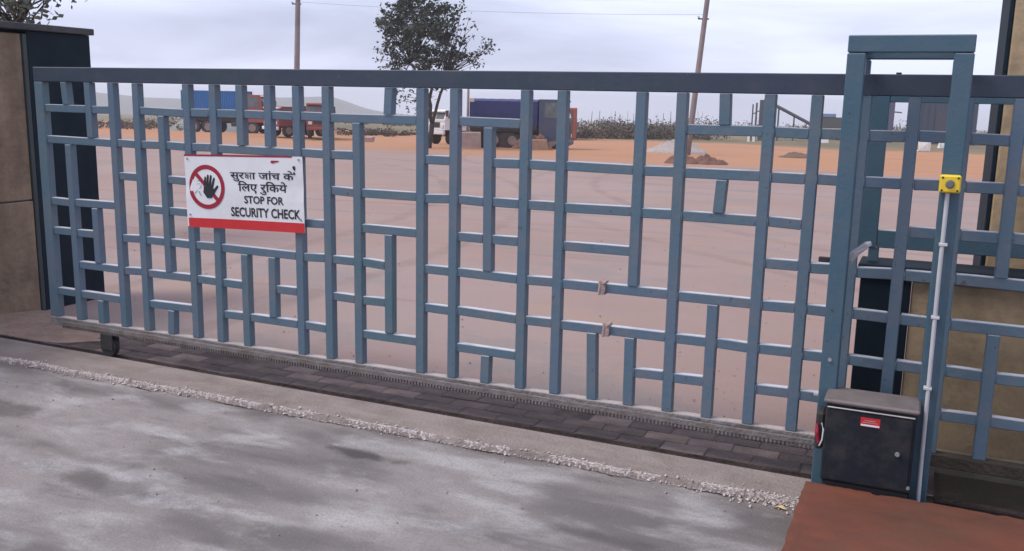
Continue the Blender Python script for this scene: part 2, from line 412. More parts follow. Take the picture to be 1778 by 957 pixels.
structure('concrete_strip', st, STRIP)
RUBBLE = mat('fresh_broken_concrete', (0.70, 0.62, 0.60), 0.9, (0.30, 0.24, 0.22), 75, 0.95, 0.8, 120, lo=0.42, hi=0.62)
lip = MB(); N = 2600
for i in range(N + 1):
    x = -9 + i * 8.64 / N
    n1 = noise.noise(Vector((x * 1.6, 20, 0))) + 0.5 * noise.noise(Vector((x * 6.0, 21, 0)))
    n2 = noise.noise(Vector((x * 23, 30, 0)))
    w = 0.006 + (0.026 + 0.02 * noise.noise(Vector((x * 60, 5, 0)))) * max(0.0, n1 + 0.10) * (0.6 + 0.8 * n2) + 0.012 * max(0.0, n2)
    h = 0.003 + 0.022 * max(0.0, noise.noise(Vector((x * 31, 40, 0)))) * min(1.0, w / 0.03)
    gap = noise.noise(Vector((x * 2.7, 77, 0))) + 0.5 * noise.noise(Vector((x * 11, 78, 0)))
    th = -0.42 if x > -3.4 else -0.95
    fd = min(1.0, max(0.0, (gap - th) / 0.42)); fd = fd * fd * (3 - 2 * fd)
    w = 0.62 * w * (0.06 + 0.94 * fd); h = 0.55 * h * fd - 0.004 * (1 - fd)
    y = edge_y(x)
    lip.v += [(x, y + w, -0.002), (x, y + w * 0.5, h), (x, y + 0.003 - 0.007 * fd, -0.012 * (1 - fd) + fd * h * 0.7 - 0.008 * fd * max(0, noise.noise(Vector((x * 55, 44, 0))))), (x, y + 0.004 - 0.012 * fd - 0.008 * fd * noise.noise(Vector((x * 33, 50, 0))) - 0.006 * fd * noise.noise(Vector((x * 90, 51, 0))), -0.034)]
for i in range(N):
    for k in range(3):
        a = i * 4 + k; lip.f.append((a, a + 1, a + 5, a + 4))
structure('broken_strip_edge', lip, RUBBLE)
ck = MB(); N = 1500
for i in range(N + 1):
    x = -6.5 + i * 6.12 / N
    y = edge_y(x) - 0.030 + 0.010 * noise.noise(Vector((x * 15, 60, 0))) + 0.004 * noise.noise(Vector((x * 70, 61, 0)))
    wd = max(0.0004, 0.007 * (noise.noise(Vector((x * 4.5, 62, 0))) + 0.25) + 0.004 * noise.noise(Vector((x * 45, 63, 0))))
    if x < -3.6: wd *= 0.7
    ck.v += [(x, y - wd, -0.0262), (x, y + wd, -0.0262)]
for i in range(N): ck.f.append((2 * i, 2 * i + 2, 2 * i + 3, 2 * i + 1))
structure('edge_crack', ck, mat('crack_dirt', (0.018, 0.014, 0.012), 0.95))
rng = random.Random(3)
cr = MB()
for i in range(1500):
    x = rng.uniform(-6.5, -0.40); s = rng.choice((1, 1, 1, 1.6, 2.2)) * rng.uniform(0.002, 0.0055)
    if noise.noise(Vector((x * 2.2, 91, 0))) < -0.1 and rng.random() < 0.75: continue
    y = edge_y(x) + rng.gauss(-0.006, 0.013) * (1 if rng.random() < 0.88 else 3); z = (0.0 if y > edge_y(x) else -0.03) + s * 0.6
    ax = [Vector((rng.uniform(-1, 1), rng.uniform(-1, 1), rng.uniform(-1, 1))).normalized() for _ in range(3)]
    vs = [Vector((x, y, z)) + d * s * k for d in (Vector((1, .2, .1)), Vector((-.1, 1, .2)), Vector((.2, -.1, .9))) for k in (rng.uniform(.6, 1.3), -rng.uniform(.6, 1.3))]
    cr.add(vs, [(0, 2, 4), (2, 1, 4), (1, 3, 4), (3, 0, 4), (2, 0, 5), (1, 2, 5), (3, 1, 5), (0, 3, 5)])
for i in range(90):   # pile of crumbs at the right end and loose bits
    x = rng.uniform(-0.72, -0.38); y = -0.31 + rng.gauss(0, 0.03); s = rng.uniform(0.004, 0.011); z = -0.03 + s * 0.6 if y < edge_y(x) else s * 0.6
    vs = [Vector((x, y, z)) + d * s * k for d in (Vector((1, .3, .1)), Vector((-.2, 1, .2)), Vector((.2, -.1, .8))) for k in (rng.uniform(.6, 1.3), -rng.uniform(.6, 1.3))]
    cr.add(vs, [(0, 2, 4), (2, 1, 4), (1, 3, 4), (3, 0, 4), (2, 0, 5), (1, 2, 5), (3, 1, 5), (0, 3, 5)])
pb = MB()
def stone(q, x, y, z, s_):
    vs = [Vector((x, y, z + s_ * 0.4)) + d * s_ * k for d in (Vector((1, .3, .1)), Vector((-.2, 1, .2)), Vector((.2, -.1, .7))) for k in (rng.uniform(.6, 1.2), -rng.uniform(.6, 1.2))]
    q.add(vs, [(0, 2, 4), (2, 1, 4), (1, 3, 4), (3, 0, 4), (2, 0, 5), (1, 2, 5), (3, 1, 5), (0, 3, 5)])
for i in range(1100):
    y = 0.6 + rng.random() ** 1.8 * 16; x = rng.uniform(-1.3 * (y + 4.3), 0.3 * (y + 4.3)); stone(pb, x, y, gz(x, y), rng.choice((1, 1, 1, 1.5, 2)) * rng.uniform(0.002, 0.006))
tag(obj('pebbles', pb, mat('brown_pebbles', (0.17, 0.125, 0.105), 0.95, (0.30, 0.22, 0.19), 3, 0.9)), 'small brown stones scattered over the yard behind the gate', 'stones', kind='stuff')
rp_ = MB()
for i in range(260):
    x, y = rng.uniform(-5.5, -0.4), -0.4 - rng.random() ** 1.5 * 2.2; stone(rp_, x, y, -0.03, rng.choice((1, 1, 1, 2)) * rng.uniform(0.0018, 0.004))
tag(obj('road_grit', rp_, MATS['brown_pebbles']), 'fine dark grit lying on the road in front of the gate', 'grit', kind='stuff')
tag(obj('concrete_crumbs', cr, RUBBLE), 'pale concrete crumbs scattered along the broken edge of the strip', 'rubble', kind='stuff')

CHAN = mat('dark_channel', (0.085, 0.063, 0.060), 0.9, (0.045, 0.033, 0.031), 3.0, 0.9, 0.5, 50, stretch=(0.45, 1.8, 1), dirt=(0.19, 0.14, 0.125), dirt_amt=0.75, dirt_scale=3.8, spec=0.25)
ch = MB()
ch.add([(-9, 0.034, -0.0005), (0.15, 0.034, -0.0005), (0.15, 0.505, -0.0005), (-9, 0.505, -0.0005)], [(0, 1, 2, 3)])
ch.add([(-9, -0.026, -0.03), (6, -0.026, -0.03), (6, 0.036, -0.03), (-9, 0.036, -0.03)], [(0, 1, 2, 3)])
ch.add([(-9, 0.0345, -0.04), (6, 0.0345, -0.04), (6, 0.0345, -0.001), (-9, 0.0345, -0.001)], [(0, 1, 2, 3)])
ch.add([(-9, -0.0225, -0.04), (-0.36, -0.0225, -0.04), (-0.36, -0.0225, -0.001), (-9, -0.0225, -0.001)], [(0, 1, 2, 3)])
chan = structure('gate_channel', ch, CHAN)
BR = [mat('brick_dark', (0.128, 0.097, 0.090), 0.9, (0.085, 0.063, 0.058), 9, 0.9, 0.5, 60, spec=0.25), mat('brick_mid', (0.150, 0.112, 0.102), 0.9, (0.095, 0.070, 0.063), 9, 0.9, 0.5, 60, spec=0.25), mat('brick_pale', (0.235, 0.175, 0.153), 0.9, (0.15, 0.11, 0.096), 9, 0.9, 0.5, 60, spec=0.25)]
brng = random.Random(17)
bricks = []
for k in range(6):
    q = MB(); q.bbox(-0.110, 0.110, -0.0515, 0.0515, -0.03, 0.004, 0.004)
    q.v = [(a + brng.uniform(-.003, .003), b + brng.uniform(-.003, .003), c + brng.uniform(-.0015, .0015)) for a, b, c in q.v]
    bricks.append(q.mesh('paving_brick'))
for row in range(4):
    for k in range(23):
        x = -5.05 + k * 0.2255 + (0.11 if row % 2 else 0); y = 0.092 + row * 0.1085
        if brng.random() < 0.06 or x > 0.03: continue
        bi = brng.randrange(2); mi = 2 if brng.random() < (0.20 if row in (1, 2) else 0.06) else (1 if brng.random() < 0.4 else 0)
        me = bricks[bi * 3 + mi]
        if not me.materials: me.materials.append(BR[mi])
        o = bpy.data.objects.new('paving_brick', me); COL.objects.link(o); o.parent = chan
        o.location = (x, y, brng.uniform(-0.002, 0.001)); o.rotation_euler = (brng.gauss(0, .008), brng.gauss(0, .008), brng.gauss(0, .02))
rail = MB(); rail.bbox(-6.1, 6, -0.008, 0.012, -0.029, -0.006, 0.003)
structure('ground_rail', rail, DARKSTEEL)
SOIL = mat('bare_soil', (0.29, 0.195, 0.15), 0.95, (0.20, 0.13, 0.10), 5, 0.9, 0.6, 40, dirt=(0.36, 0.27, 0.23), dirt_amt=0.5, dirt_scale=9)
sp = MB(); n_ = 46; cxs, cys = -6.1, 0.33
pts = []
for k in range(n_):
    a = 2 * math.pi * k / n_
    rr = 1 + 0.22 * noise.noise(Vector((math.cos(a) * 2, math.sin(a) * 2, 5))) + 0.1 * noise.noise(Vector((math.cos(a) * 7, math.sin(a) * 7, 5)))
    pts.append((cxs + 1.15 * rr * math.cos(a), max(0.04, cys + 0.36 * rr * math.sin(a)), -0.001))
sp.add([(cxs, cys, 0.035)] + pts, [(0, k + 1, (k + 1) % n_ + 1) for k in range(n_)])
structure('soil_patch', sp, SOIL, True)

# red oxide floor slab at the right
REDF = mat('red_oxide_floor', (0.170, 0.053, 0.031), 0.78, (0.085, 0.036, 0.024), 3.0, 0.9, 0.12, 45, stretch=(1, 2, 1), dirt=(0.115, 0.060, 0.040), dirt_amt=0.7, dirt_scale=4.5, rough2=0.85, spec=0.3)
rf = MB(); NXr, NYr = 130, 70
def rfx(i): return -0.362 + (i / NXr) ** 1.8 * 6.36
def rfy(j): return -0.345 - (j / NYr) ** 1.5 * 2.9
for i in range(NXr + 1):
    for j in range(NYr + 1):
        x, y = rfx(i), rfy(j)
        e = min((x + 0.362), (-0.345 - y))
        ch_ = max(0.0, noise.noise(Vector((x * 9, y * 9, 2))) + 0.5 * noise.noise(Vector((x * 31, y * 31, 2))) - 0.1)
        z = 0.12 + 0.0025 * noise.noise(Vector((x * 3, y * 3, 0))) - (0.030 * ch_ + 0.004) * max(0.0, 1 - e / 0.03)
        if i == 0: x += 0.008 * noise.noise(Vector((y * 14, 3, 1))) + 0.006 * noise.noise(Vector((y * 50, 3, 1)))
        if j == 0: y += 0.008 * noise.noise(Vector((x * 14, 8, 1))) + 0.006 * noise.noise(Vector((x * 50, 8, 1)))
        rf.v.append((x, y, z))
SN = NYr + 1
for i in range(NXr):
    for j in range(NYr):
        a = i * SN + j; rf.f.append((a, a + 1, a + SN + 1, a + SN))
o_ = len(rf.v)
for j in range(NYr + 1): v = rf.v[j]; rf.v.append((v[0] - 0.004, v[1], -0.05))
for j in range(NYr): rf.f.append((j + 1, j, o_ + j, o_ + j + 1))
o_ = len(rf.v)
for i in range(NXr + 1): v = rf.v[i * SN]; rf.v.append((v[0], v[1] + 0.004, -0.06))
for i in range(NXr): rf.f.append((i * SN, (i + 1) * SN, o_ + i + 1, o_ + i))
structure('red_floor', rf, REDF)
DRAIN = mat('damp_shaded_drain', (0.030, 0.026, 0.018), 0.6, (0.055, 0.045, 0.030), 4, 0.9, 0.5, 30)  # damp floor, with the shade beside the slab put into its dark colour
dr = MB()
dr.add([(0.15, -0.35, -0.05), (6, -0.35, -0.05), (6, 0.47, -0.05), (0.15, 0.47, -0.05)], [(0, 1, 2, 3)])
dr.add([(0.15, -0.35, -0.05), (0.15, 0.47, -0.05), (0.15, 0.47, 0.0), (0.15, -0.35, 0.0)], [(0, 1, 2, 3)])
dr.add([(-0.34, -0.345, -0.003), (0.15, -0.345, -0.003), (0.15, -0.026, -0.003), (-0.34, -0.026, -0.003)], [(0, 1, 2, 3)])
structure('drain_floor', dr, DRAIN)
KERB = mat('kerb_concrete', (0.24, 0.205, 0.165), 0.85, (0.13, 0.11, 0.085), 5, 0.9, 0.3)
kb = MB(); kb.bbox(0.15, 6, 0.47, 0.53, -0.06, 0.015, 0.006)
kb.bbox(0.15, 6, 0.56, 0.60, -0.06, 0.03, 0.006)
structure('kerb', kb, KERB)

# hills far off on the left
HILL = mat('hill_scrub', (0.07, 0.075, 0.05), 0.95, (0.11, 0.10, 0.07), 0.02, 0.9)
prof = [(-1500, 240, 24), (-1250, 520, 20), (-1060, 680, 14), (-950, 760, 6), (-888, 802, -1.8), (-852, 840, -7), (-823, 869, -7.5), (-742, 938, -4.3), (-700, 970, -2.0), (-683, 982, -3), (-671, 990, -7), (-651, 1004, -15), (-634, 1014, -19.5), (-600, 1040, -23), (-520, 1090, -26), (-380, 1150, -28), (-200, 1200, -26), (0, 1250, -29), (200, 1280, -36)]
hl = MB(); K = 9
P2 = []
for a, b in zip(prof[:-1], prof[1:]):
    for t in range(6):
        f = t / 6; P2.append([a[i] * (1 - f) + b[i] * f for i in range(3)])
P2.append(list(prof[-1]))
for (x, y, z) in P2:
    d = Vector((x, y, 0)).normalized()
    for k in range(K):
        t = (k / (K - 1) - 0.5) * 2
        off = d * t * 180
        px, py = x + off.x, y + off.y
        base = gz(px, py) - 3
        zz = base + (z - base) * (1 - abs(t) ** 1.3) + 1.2 * noise.noise(Vector((px * .03, py * .03, 0))) * (1 - abs(t))
        hl.v.append((px, py, zz))
for j in range(len(P2) - 1):
    for k in range(K - 1):
        a = j * K + k; hl.f.append((a, a + 1, a + K + 1, a + K))
structure('hills', hl, HILL, True)

# ------------------------------------------------------------------ flank walls and pillars
w = thing('entrance_wall', 'tan plastered entrance wall with black stone end at far left of gate', 'wall', (-6.24, 0, 0))
obj('plaster_panel', MB().bbox(-0.32, 0.0, -2.2, 0.715, -0.05, 0.848, 0.006), TAN, w)
obj('plaster_panel', MB().bbox(-0.32, -0.006, -2.2, 0.715, 0.858, 2.09, 0.006), TAN, w)
obj('joint', MB().box(-0.30, -0.020, -2.19, 0.70, 0.84, 0.87), CAP, w)
obj('corner_strip', MB().bbox(-0.30, 0.010, 0.718, 0.752, -0.05, 2.09, 0.004), mat('corner_grey', (0.045, 0.056, 0.058), 0.7), w)
obj('stone_cladding', MB().bbox(-0.32, 0.004, 0.755, 1.335, -0.05, 2.115, 0.004), CLAD, w)
obj('cap_slab', MB().bbox(-0.36, 0.035, -2.22, 1.36, 2.118, 2.168, 0.006), CAP, w)

w = thing('low_wall', 'low ochre compound wall with black coping behind the motor box', 'wall', (0, 0.62, 0))
obj('plaster_panel', MB().bbox(-0.030, 1.9, 0.0, 0.2, -0.05, 0.855, 0.006), TAN2, w)
obj('plaster_panel', MB().bbox(1.91, 6.0, 0.0, 0.2, -0.05, 0.855, 0.006), TAN2, w)
obj('stone_cladding', MB().bbox(-0.270, -0.033, -0.012, 0.21, -0.05, 0.858, 0.004), CLAD, w)
obj('coping', MB().bbox(-0.285, 6.0, -0.03, 0.23, 0.861, 0.925, 0.005), CLAD, w)

w = thing('tall_pillar', 'tall tan pillar with dark left side behind the gate at right edge', 'pillar', (0.30, 1.2, 0))
obj('shaft', MB().bbox(0.012, 0.95, 0.0, 0.85, -0.05, 3.3, 0.008), TAN2, w)
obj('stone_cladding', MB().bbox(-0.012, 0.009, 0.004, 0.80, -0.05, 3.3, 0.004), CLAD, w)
obj('cap_slab', MB().bbox(-0.05, 1.0, -0.05, 0.9, 3.303, 3.37, 0.006), CAP, w)

w = thing('lattice_fence', 'dark teal steel fence standing on the black coping of the low wall', 'fence', (0, 0.70, 0))
obj('stile', MB().bbox(-0.306, -0.214, 0, 0.05, 0.995, 1.765, 0.003), PAINT_D, w)
obj('bottom_rail', MB().bbox(-0.2125, 6, 0.002, 0.048, 0.995, 1.085, 0.003), PAINT_D, w)
obj('top_rail', MB().bbox(-0.2125, 6, 0.002, 0.048, 1.715, 1.765, 0.003), PAINT_D, w)
for k in range(11):
    x = 0.07 + k * 0.56
    obj('upright_bar', MB().bbox(x, x + 0.05, 0.004, 0.046, 1.088, 1.712, 0.003), PAINT_D, w)
for x in (-0.25, 0.62, 1.7, 2.8, 3.9, 5.0):
    obj('foot', MB().bbox(x, x + 0.05, 0.006, 0.044, 0.922, 0.992, 0.003), PAINT_D, w)

# ------------------------------------------------------------------ sliding gate
A0, GP, BW = -5.23222, 0.196987, 0.050
ROWZ = {0: 1.738, 1: 1.549, 2: 1.349, 3: 1.147, 4: 0.9558, 5: 0.7624, 6: 0.5531, 7: 0.3577, 8: 0.1565}
def cx(s): return A0 + GP * s
gate = thing('sliding_gate', 'blue steel lattice sliding gate on a ground rail across the entrance', 'gate', (0, 0, 0))
LASTS = 34
obj('top_rail', MB().bbox(-5.271, cx(LASTS) + 0.06, 0.0, 0.055, 1.738, 1.8283, 0.004), PAINT_TOP, gate)
obj('bottom_rail', MB().bbox(-5.271, 0.078, 0.0, 0.055, 0.147, 0.2056, 0.004), DUSTY, gate)
RAIL_BROWN = mat('dark_brown_rail', (0.040, 0.030, 0.022), 0.9, (0.075, 0.055, 0.035), 6, 0.9, 0.5, 50, dirt=(0.02, 0.016, 0.012), dirt_amt=0.8, dirt_scale=4)  # darker brown colour for the right part of the bottom rail
obj('bottom_rail', MB().bbox(0.080, cx(LASTS) + 0.06, 0.0, 0.055, 0.147, 0.2056, 0.004), RAIL_BROWN, gate)
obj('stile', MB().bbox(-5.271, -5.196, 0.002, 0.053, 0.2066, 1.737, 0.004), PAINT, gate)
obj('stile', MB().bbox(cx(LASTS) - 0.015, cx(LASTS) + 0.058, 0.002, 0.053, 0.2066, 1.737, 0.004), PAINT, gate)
FULL = [(0, 8)]
UP = {1: [(0, 1), (2, 8)], 2: [(0, 2), (4, 6), (7, 8)], 3: FULL, 4: FULL, 5: [(1, 6), (7, 8)], 6: FULL, 7: FULL, 8: [(0, 2), (5, 8)], 9: [(0, 2), (5, 7)],
      10: FULL, 11: FULL, 12: [(1, 8)], 13: [(0, 1), (4, 7)], 14: FULL, 15: FULL, 16: [(1, 5), (7, 8)], 17: FULL, 18: FULL, 19: [(6, 8)], 20: [(0, 5), (6, 8)],
      21: FULL, 22: [(0, 1), (2, 3), (5, 8)], 23: FULL, 24: FULL, 25: FULL, 26: FULL, 27: FULL, 28: [(0, 4), (5, 8)], 29: FULL, 30: [(0, 3), (5, 8)], 31: FULL, 32: [(1, 6)], 33: FULL}
HR = {1: [(0, 3), (4, 14), (15, 17), (21, 34)], 2: [(0, 12), (14, 15), (16, 34)], 3: [(3, 4), (5, 10), (11, 24), (26, 34)], 4: [(0, 3), (4, 11), (12, 14), (15, 17), (18, 20), (23, 34)],
      5: [(0, 2), (3, 13), (14, 34)], 6: [(1, 8), (9, 10), (11, 13), (14, 34)], 7: [(0, 3), (4, 6), (7, 11), (12, 14), (15, 17), (20, 22), (23, 34)]}
BH = 0.047
rj = random.Random(11)
def crosses(s, r):      # does an upright in slot s pass through (not just touch) row r
    return any(a < r < b for a, b in UP.get(s, []))
for s, segs in UP.items():
    for a, b in segs:
        ztop = 1.737 if a == 0 else ROWZ[a] - 0.001
        zbot = 0.2066 if b == 8 else ROWZ[b] + BH + 0.001
        if a != 0 and not any(x <= s <= y for x, y in HR[a]): ztop = ROWZ[a] + BH
        x = cx(s) + rj.uniform(-0.0015, 0.0015)
        tl_ = rj.gauss(0, 0.0016)
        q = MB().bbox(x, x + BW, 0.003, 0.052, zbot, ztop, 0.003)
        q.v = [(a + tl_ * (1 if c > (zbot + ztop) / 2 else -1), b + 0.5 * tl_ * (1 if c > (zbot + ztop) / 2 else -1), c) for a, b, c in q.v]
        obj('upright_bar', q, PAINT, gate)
for r, segs in HR.items():
    for a, b in segs:
        # uprights that pass through or bound this run cut it into pieces
        stops = [s for s in range(a, b + 1) if s in (a, b) or crosses(s, r)]
        for s0, s1 in zip(stops[:-1], stops[1:]):
            x0 = (-5.196 if s0 == 0 else cx(s0) + BW) + 0.001
            x1 = (cx(s1) if s1 != LASTS else cx(s1) - 0.015) - 0.001
            if s1 != LASTS and s1 != 0 and not any(p <= r <= q for p, q in UP.get(s1, [])): x1 = cx(s1) + BW
            z = ROWZ[r] + rj.uniform(-0.002, 0.002)
            tl_ = rj.gauss(0, 0.0014); xm = (x0 + x1) / 2
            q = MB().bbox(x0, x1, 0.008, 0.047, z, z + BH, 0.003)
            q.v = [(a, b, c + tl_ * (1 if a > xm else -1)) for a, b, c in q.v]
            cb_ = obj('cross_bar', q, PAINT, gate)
            # weld beads where the bar meets its uprights
            wb = MB()
            for xe_ in (x0, x1):
                wb.tube([(xe_, 0.0065, z + 0.004), (xe_ + rj.uniform(-.001, .001), 0.005, z + BH * 0.5), (xe_, 0.0065, z + BH - 0.004)], [0.0028, 0.0036, 0.0026], 5)
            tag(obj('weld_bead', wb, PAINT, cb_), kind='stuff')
# toothed drive rack under the bottom rail
rk = MB(); x = -5.15; xe = -0.18; PT = 0.01257 * 1.5
rk.bbox(x, xe, -0.016, -0.002, 0.158, 0.186, 0.002)
while x < xe - PT:
    rk.prism_y([(x, 0.159), (x + 0.62 * PT, 0.159), (x + 0.48 * PT, 0.141), (x + 0.16 * PT, 0.141)], -0.0155, -0.0025)
    x += PT
tag(obj('gear_rack', rk, RACK, gate), kind='stuff')
for x in (-4.745, 1.1):
    wh = obj('wheel', MB().lathe_y([(-0.020, 0.0), (-0.020, 0.058), (-0.006, 0.062), (-0.004, 0.050), (0.008, 0.050), (0.010, 0.062), (0.024, 0.058), (0.024, 0.0)], x, 0.0, 0.057, 20), BLACK, gate)
    obj('wheel_bracket', MB().bbox(x - 0.05, x + 0.05, -0.030, -0.022, 0.045, 0.146, 0.002).bbox(x - 0.05, x + 0.05, 0.026, 0.034, 0.045, 0.146, 0.002), BLACK, wh)

# pale cloth strips tied round two bars
CLOTH = mat('pale_cloth', (0.42, 0.31, 0.28), 0.9, (0.30, 0.21, 0.19), 30, 0.9, 0.4, 90)
for (x, z, lb) in ((-1.427, 0.7624, 'pale cloth strip tied round the upper of two neighbouring cross bars'), (-1.398, 0.5531, 'pale cloth strip tied round the lower of two neighbouring cross bars')):
    m = MB(); nn = 5
    for k in range(nn):
        t = k / (nn - 1); e = 0.004 + 0.005 * math.sin(t * 3.14) + 0.003 * math.sin(k * 2.1)
        x0 = x - 0.018 + t * 0.036
        m.v += [(x0, 0.005 - e, z - 0.002 - e), (x0 + 0.006, 0.005 - e * 1.4, z + 0.024), (x0 + 0.004, 0.005 - e, z + BH + 0.004 + e), (x0 + 0.002, 0.051 + e, z + BH + 0.003 + e), (x0, 0.051 + e, z - 0.003 - e)]
    for k in range(nn - 1):
        for j in range(5):
            m.f.append((k * 5 + j, k * 5 + (j + 1) % 5, (k + 1) * 5 + (j + 1) % 5, (k + 1) * 5 + j))
    m.f += [(4, 3, 2, 1, 0), tuple((nn - 1) * 5 + j for j in range(5))]
    m.tube([(x + 0.01, -0.006, z + BH), (x + 0.028, -0.010, z + BH + 0.010), (x + 0.034, -0.008, z + BH + 0.004)], [0.007, 0.005, 0.003], 6)
    tag(obj('cloth_tie', m, CLOTH), lb, 'cloth', 'cloth strips tied to the gate')

# ------------------------------------------------------------------ guide frame over the gate
gf = thing('guide_frame', 'teal steel guide frame straddling the gate beside the motor box', 'gate frame', (-0.12, -0.15, 0))
def gfp(name, x0, x1, y0, y1, z0, z1): return obj(name, MB().bbox(x0 + 0.12, x1 + 0.12, y0 + 0.15, y1 + 0.15, z0, z1, 0.004), PAINT_D, gf)
gfp('post', -0.354, -0.282, -0.190, -0.118, -0.03, 1.905)
gfp('post', 0.042, 0.114, -0.190, -0.118, -0.03, 1.905)
gfp('head_beam', -0.354, 0.114, -0.190, -0.118, 1.9075, 1.976)
gfp('post', -0.352, -0.284, 0.155, 0.222, -0.03, 1.894)
gfp('post', 0.044, 0.112, 0.155, 0.222, -0.03, 1.894)
gfp('head_beam', -0.352, 0.112, 0.155, 0.222, 1.8965, 1.962)
gfp('tie_bar', -0.335, -0.300, -0.116, 0.153, 1.915, 1.955)
gfp('tie_bar', 0.060, 0.095, -0.116, 0.153, 1.915, 1.955)
rl = obj('guide_roller', MB().tube([(-0.16 + 0.12, 0.025 + 0.15, 1.829), (-0.16 + 0.12, 0.025 + 0.15, 1.836)], 0.011, 12), BLACK, gf)
obj('bolt', MB().tube([(-0.318 + 0.12, -0.197 + 0.15, 0.62), (-0.318 + 0.12, -0.189 + 0.15, 0.62)], 0.008, 8), STEEL, gf)
obj('peg', MB().bbox(-0.402 + 0.12, -0.356 + 0.12, -0.165 + 0.15, -0.145 + 0.15, 1.036, 1.058, 0.003), BLACK, gf)
arm = MB(); arm.tube([(-0.281 + 0.12, 0.055, 1.045), (-0.262 + 0.12, 0.05, 1.075), (-0.215 + 0.12, 0.04, 1.120), (-0.200 + 0.12, 0.04, 1.126)], [0.016, 0.017, 0.015, 0.010], 6)
obj('stop_arm', arm, GALV, gf)

# ------------------------------------------------------------------ motor box
mbx = thing('gate_motor_box', 'dark navy gate motor box with dusty lid beside the red floor', 'motor box', (-0.13, -0.24, 0))
ox, oy = 0.13, 0.24
def bxp(name, x0, x1, y0, y1, z0, z1, m, c=0.004, par=None): return obj(name, MB().bbox(x0 + ox, x1 + ox, y0 + oy, y1 + oy, z0, z1, c), m, par or mbx)
bxp('plinth', -0.300, 0.040, -0.322, -0.150, -0.02, 0.128, mat('plinth_concrete', (0.030, 0.025, 0.024), 0.9), 0.005)
body = bxp('body', -0.306, 0.046, -0.335, -0.150, 0.1285, 0.470, NAVYBOX, 0.008)
lid = bxp('lid', -0.316, 0.055, -0.347, -0.140, 0.4725, 0.492, LID, 0.007)
door = bxp('door', -0.292, 0.034, -0.3415, -0.3365, 0.142, 0.452, NAVYBOX, 0.002)
bxp('drip_edge', -0.300, 0.040, -0.347, -0.3365, 0.4555, 0.4615, STEEL, 0.002)
lab = bxp('warning_label', -0.166, -0.090, -0.3432, -0.3420, 0.396, 0.434, RED, 0.0004)
bxp('white_strip', -0.164, -0.092, -0.3440, -0.3434, 0.398, 0.4055, WHITE, 0.0002, lab)
bxp('text_line', -0.158, -0.100, -0.3440, -0.3434, 0.412, 0.4155, CLOTH, 0.0002, lab)
bxp('text_line', -0.150, -0.108, -0.3440, -0.3434, 0.420, 0.4235, CLOTH, 0.0002, lab)
obj('lock', MB().tube([(-0.014 + ox, -0.352 + oy, 0.298), (-0.014 + ox, -0.340 + oy, 0.298)], [0.008, 0.010], 12).box(-0.024 + ox, -0.016 + ox, -0.350 + oy, -0.346 + oy, 0.294, 0.300), STEEL, door)
obj('screw', MB().tube([(0.038 + ox, -0.345 + oy, 0.160), (0.038 + ox, -0.334 + oy, 0.160)], 0.007, 10), STEEL, mbx)
bxp('release_housing', -0.345, -0.309, -0.300, -0.200, 0.250, 0.415, BLACK, 0.010)
obj('release_lever', MB().tube([(-0.338 + ox, -0.306 + oy, 0.365), (-0.336 + ox, -0.314 + oy, 0.330), (-0.326 + ox, -0.312 + oy, 0.285)], [0.006, 0.009, 0.006], 8), SIGNRED, mbx)
obj('release_cable', MB().tube([(-0.320 + ox, -0.306 + oy, 0.372), (-0.310 + ox, -0.316 + oy, 0.345), (-0.312 + ox, -0.316 + oy, 0.300), (-0.322 + ox, -0.312 + oy, 0.272)], 0.0035, 6), WHITE, mbx)
bxp('limit_arm', -0.385, -0.335, -0.060, -0.040, 0.410, 0.425, GALV, 0.003)
bxp('limit_arm_stem', -0.343, -0.330, -0.195, -0.036, 0.395, 0.409, BLACK, 0.003)
obj('drive_pinion', MB().lathe_y([(-0.012, 0.0), (-0.012, 0.032), (0.012, 0.032), (0.012, 0.0)], -0.28 + ox, -0.010 + oy, 0.108, 14), RACK, mbx)
bxp('pinion_shaft', -0.288, -0.272, -0.148, -0.023, 0.100, 0.116, RACK, 0.003)

# ------------------------------------------------------------------ yellow switch and its conduit
sw = thing('push_button_box', 'small yellow push button box on the right post of the guide frame', 'switch box', (0.075, -0.195, 1.40))
case = obj('case', MB().bbox(-0.039, 0.039, -0.040, 0.0, -0.035, 0.035, 0.006), YELLOW, sw)
obj('cover', MB().bbox(-0.036, 0.036, -0.0465, -0.0405, -0.032, 0.032, 0.003), YELLOW, sw)
obj('button', MB().lathe_y([(-0.058, 0.0), (-0.058, 0.011), (-0.050, 0.013), (-0.047, 0.014)], 0, 0, 0.0, 14), mat('button_grey', (0.14, 0.16, 0.20), 0.35), sw)
obj('button_collar', MB().lathe_y([(-0.047, 0.0), (-0.050, 0.016), (-0.047, 0.018)], 0, 0, 0.0, 14), mat('collar_olive', (0.30, 0.24, 0.10), 0.5), sw)
for sx_ in (-1, 1):
    for sz in (-1, 1):
        obj('corner_screw', MB().tube([(sx_ * 0.028, -0.0485, sz * 0.025), (sx_ * 0.028, -0.046, sz * 0.025)], 0.0045, 8), BLACK, sw)
cd = thing('conduit_pipe', 'pale grey conduit running down the post from the yellow switch box', 'pipe', (0.07, -0.21, 0))
obj('pipe', MB().tube([(0.0, -0.003, 1.363), (0.001, -0.004, 1.0), (0.006, -0.004, 0.6), (0.010, -0.010, 0.25), (0.014, -0.030, 0.02), (0.014, -0.032, -0.045)], 0.0085, 10), GALV, cd)
for z in (1.15, 0.85, 0.55):
    obj('clip', MB().bbox(-0.012, 0.020, -0.014, 0.018, z, z + 0.012, 0.002), GALV, cd)

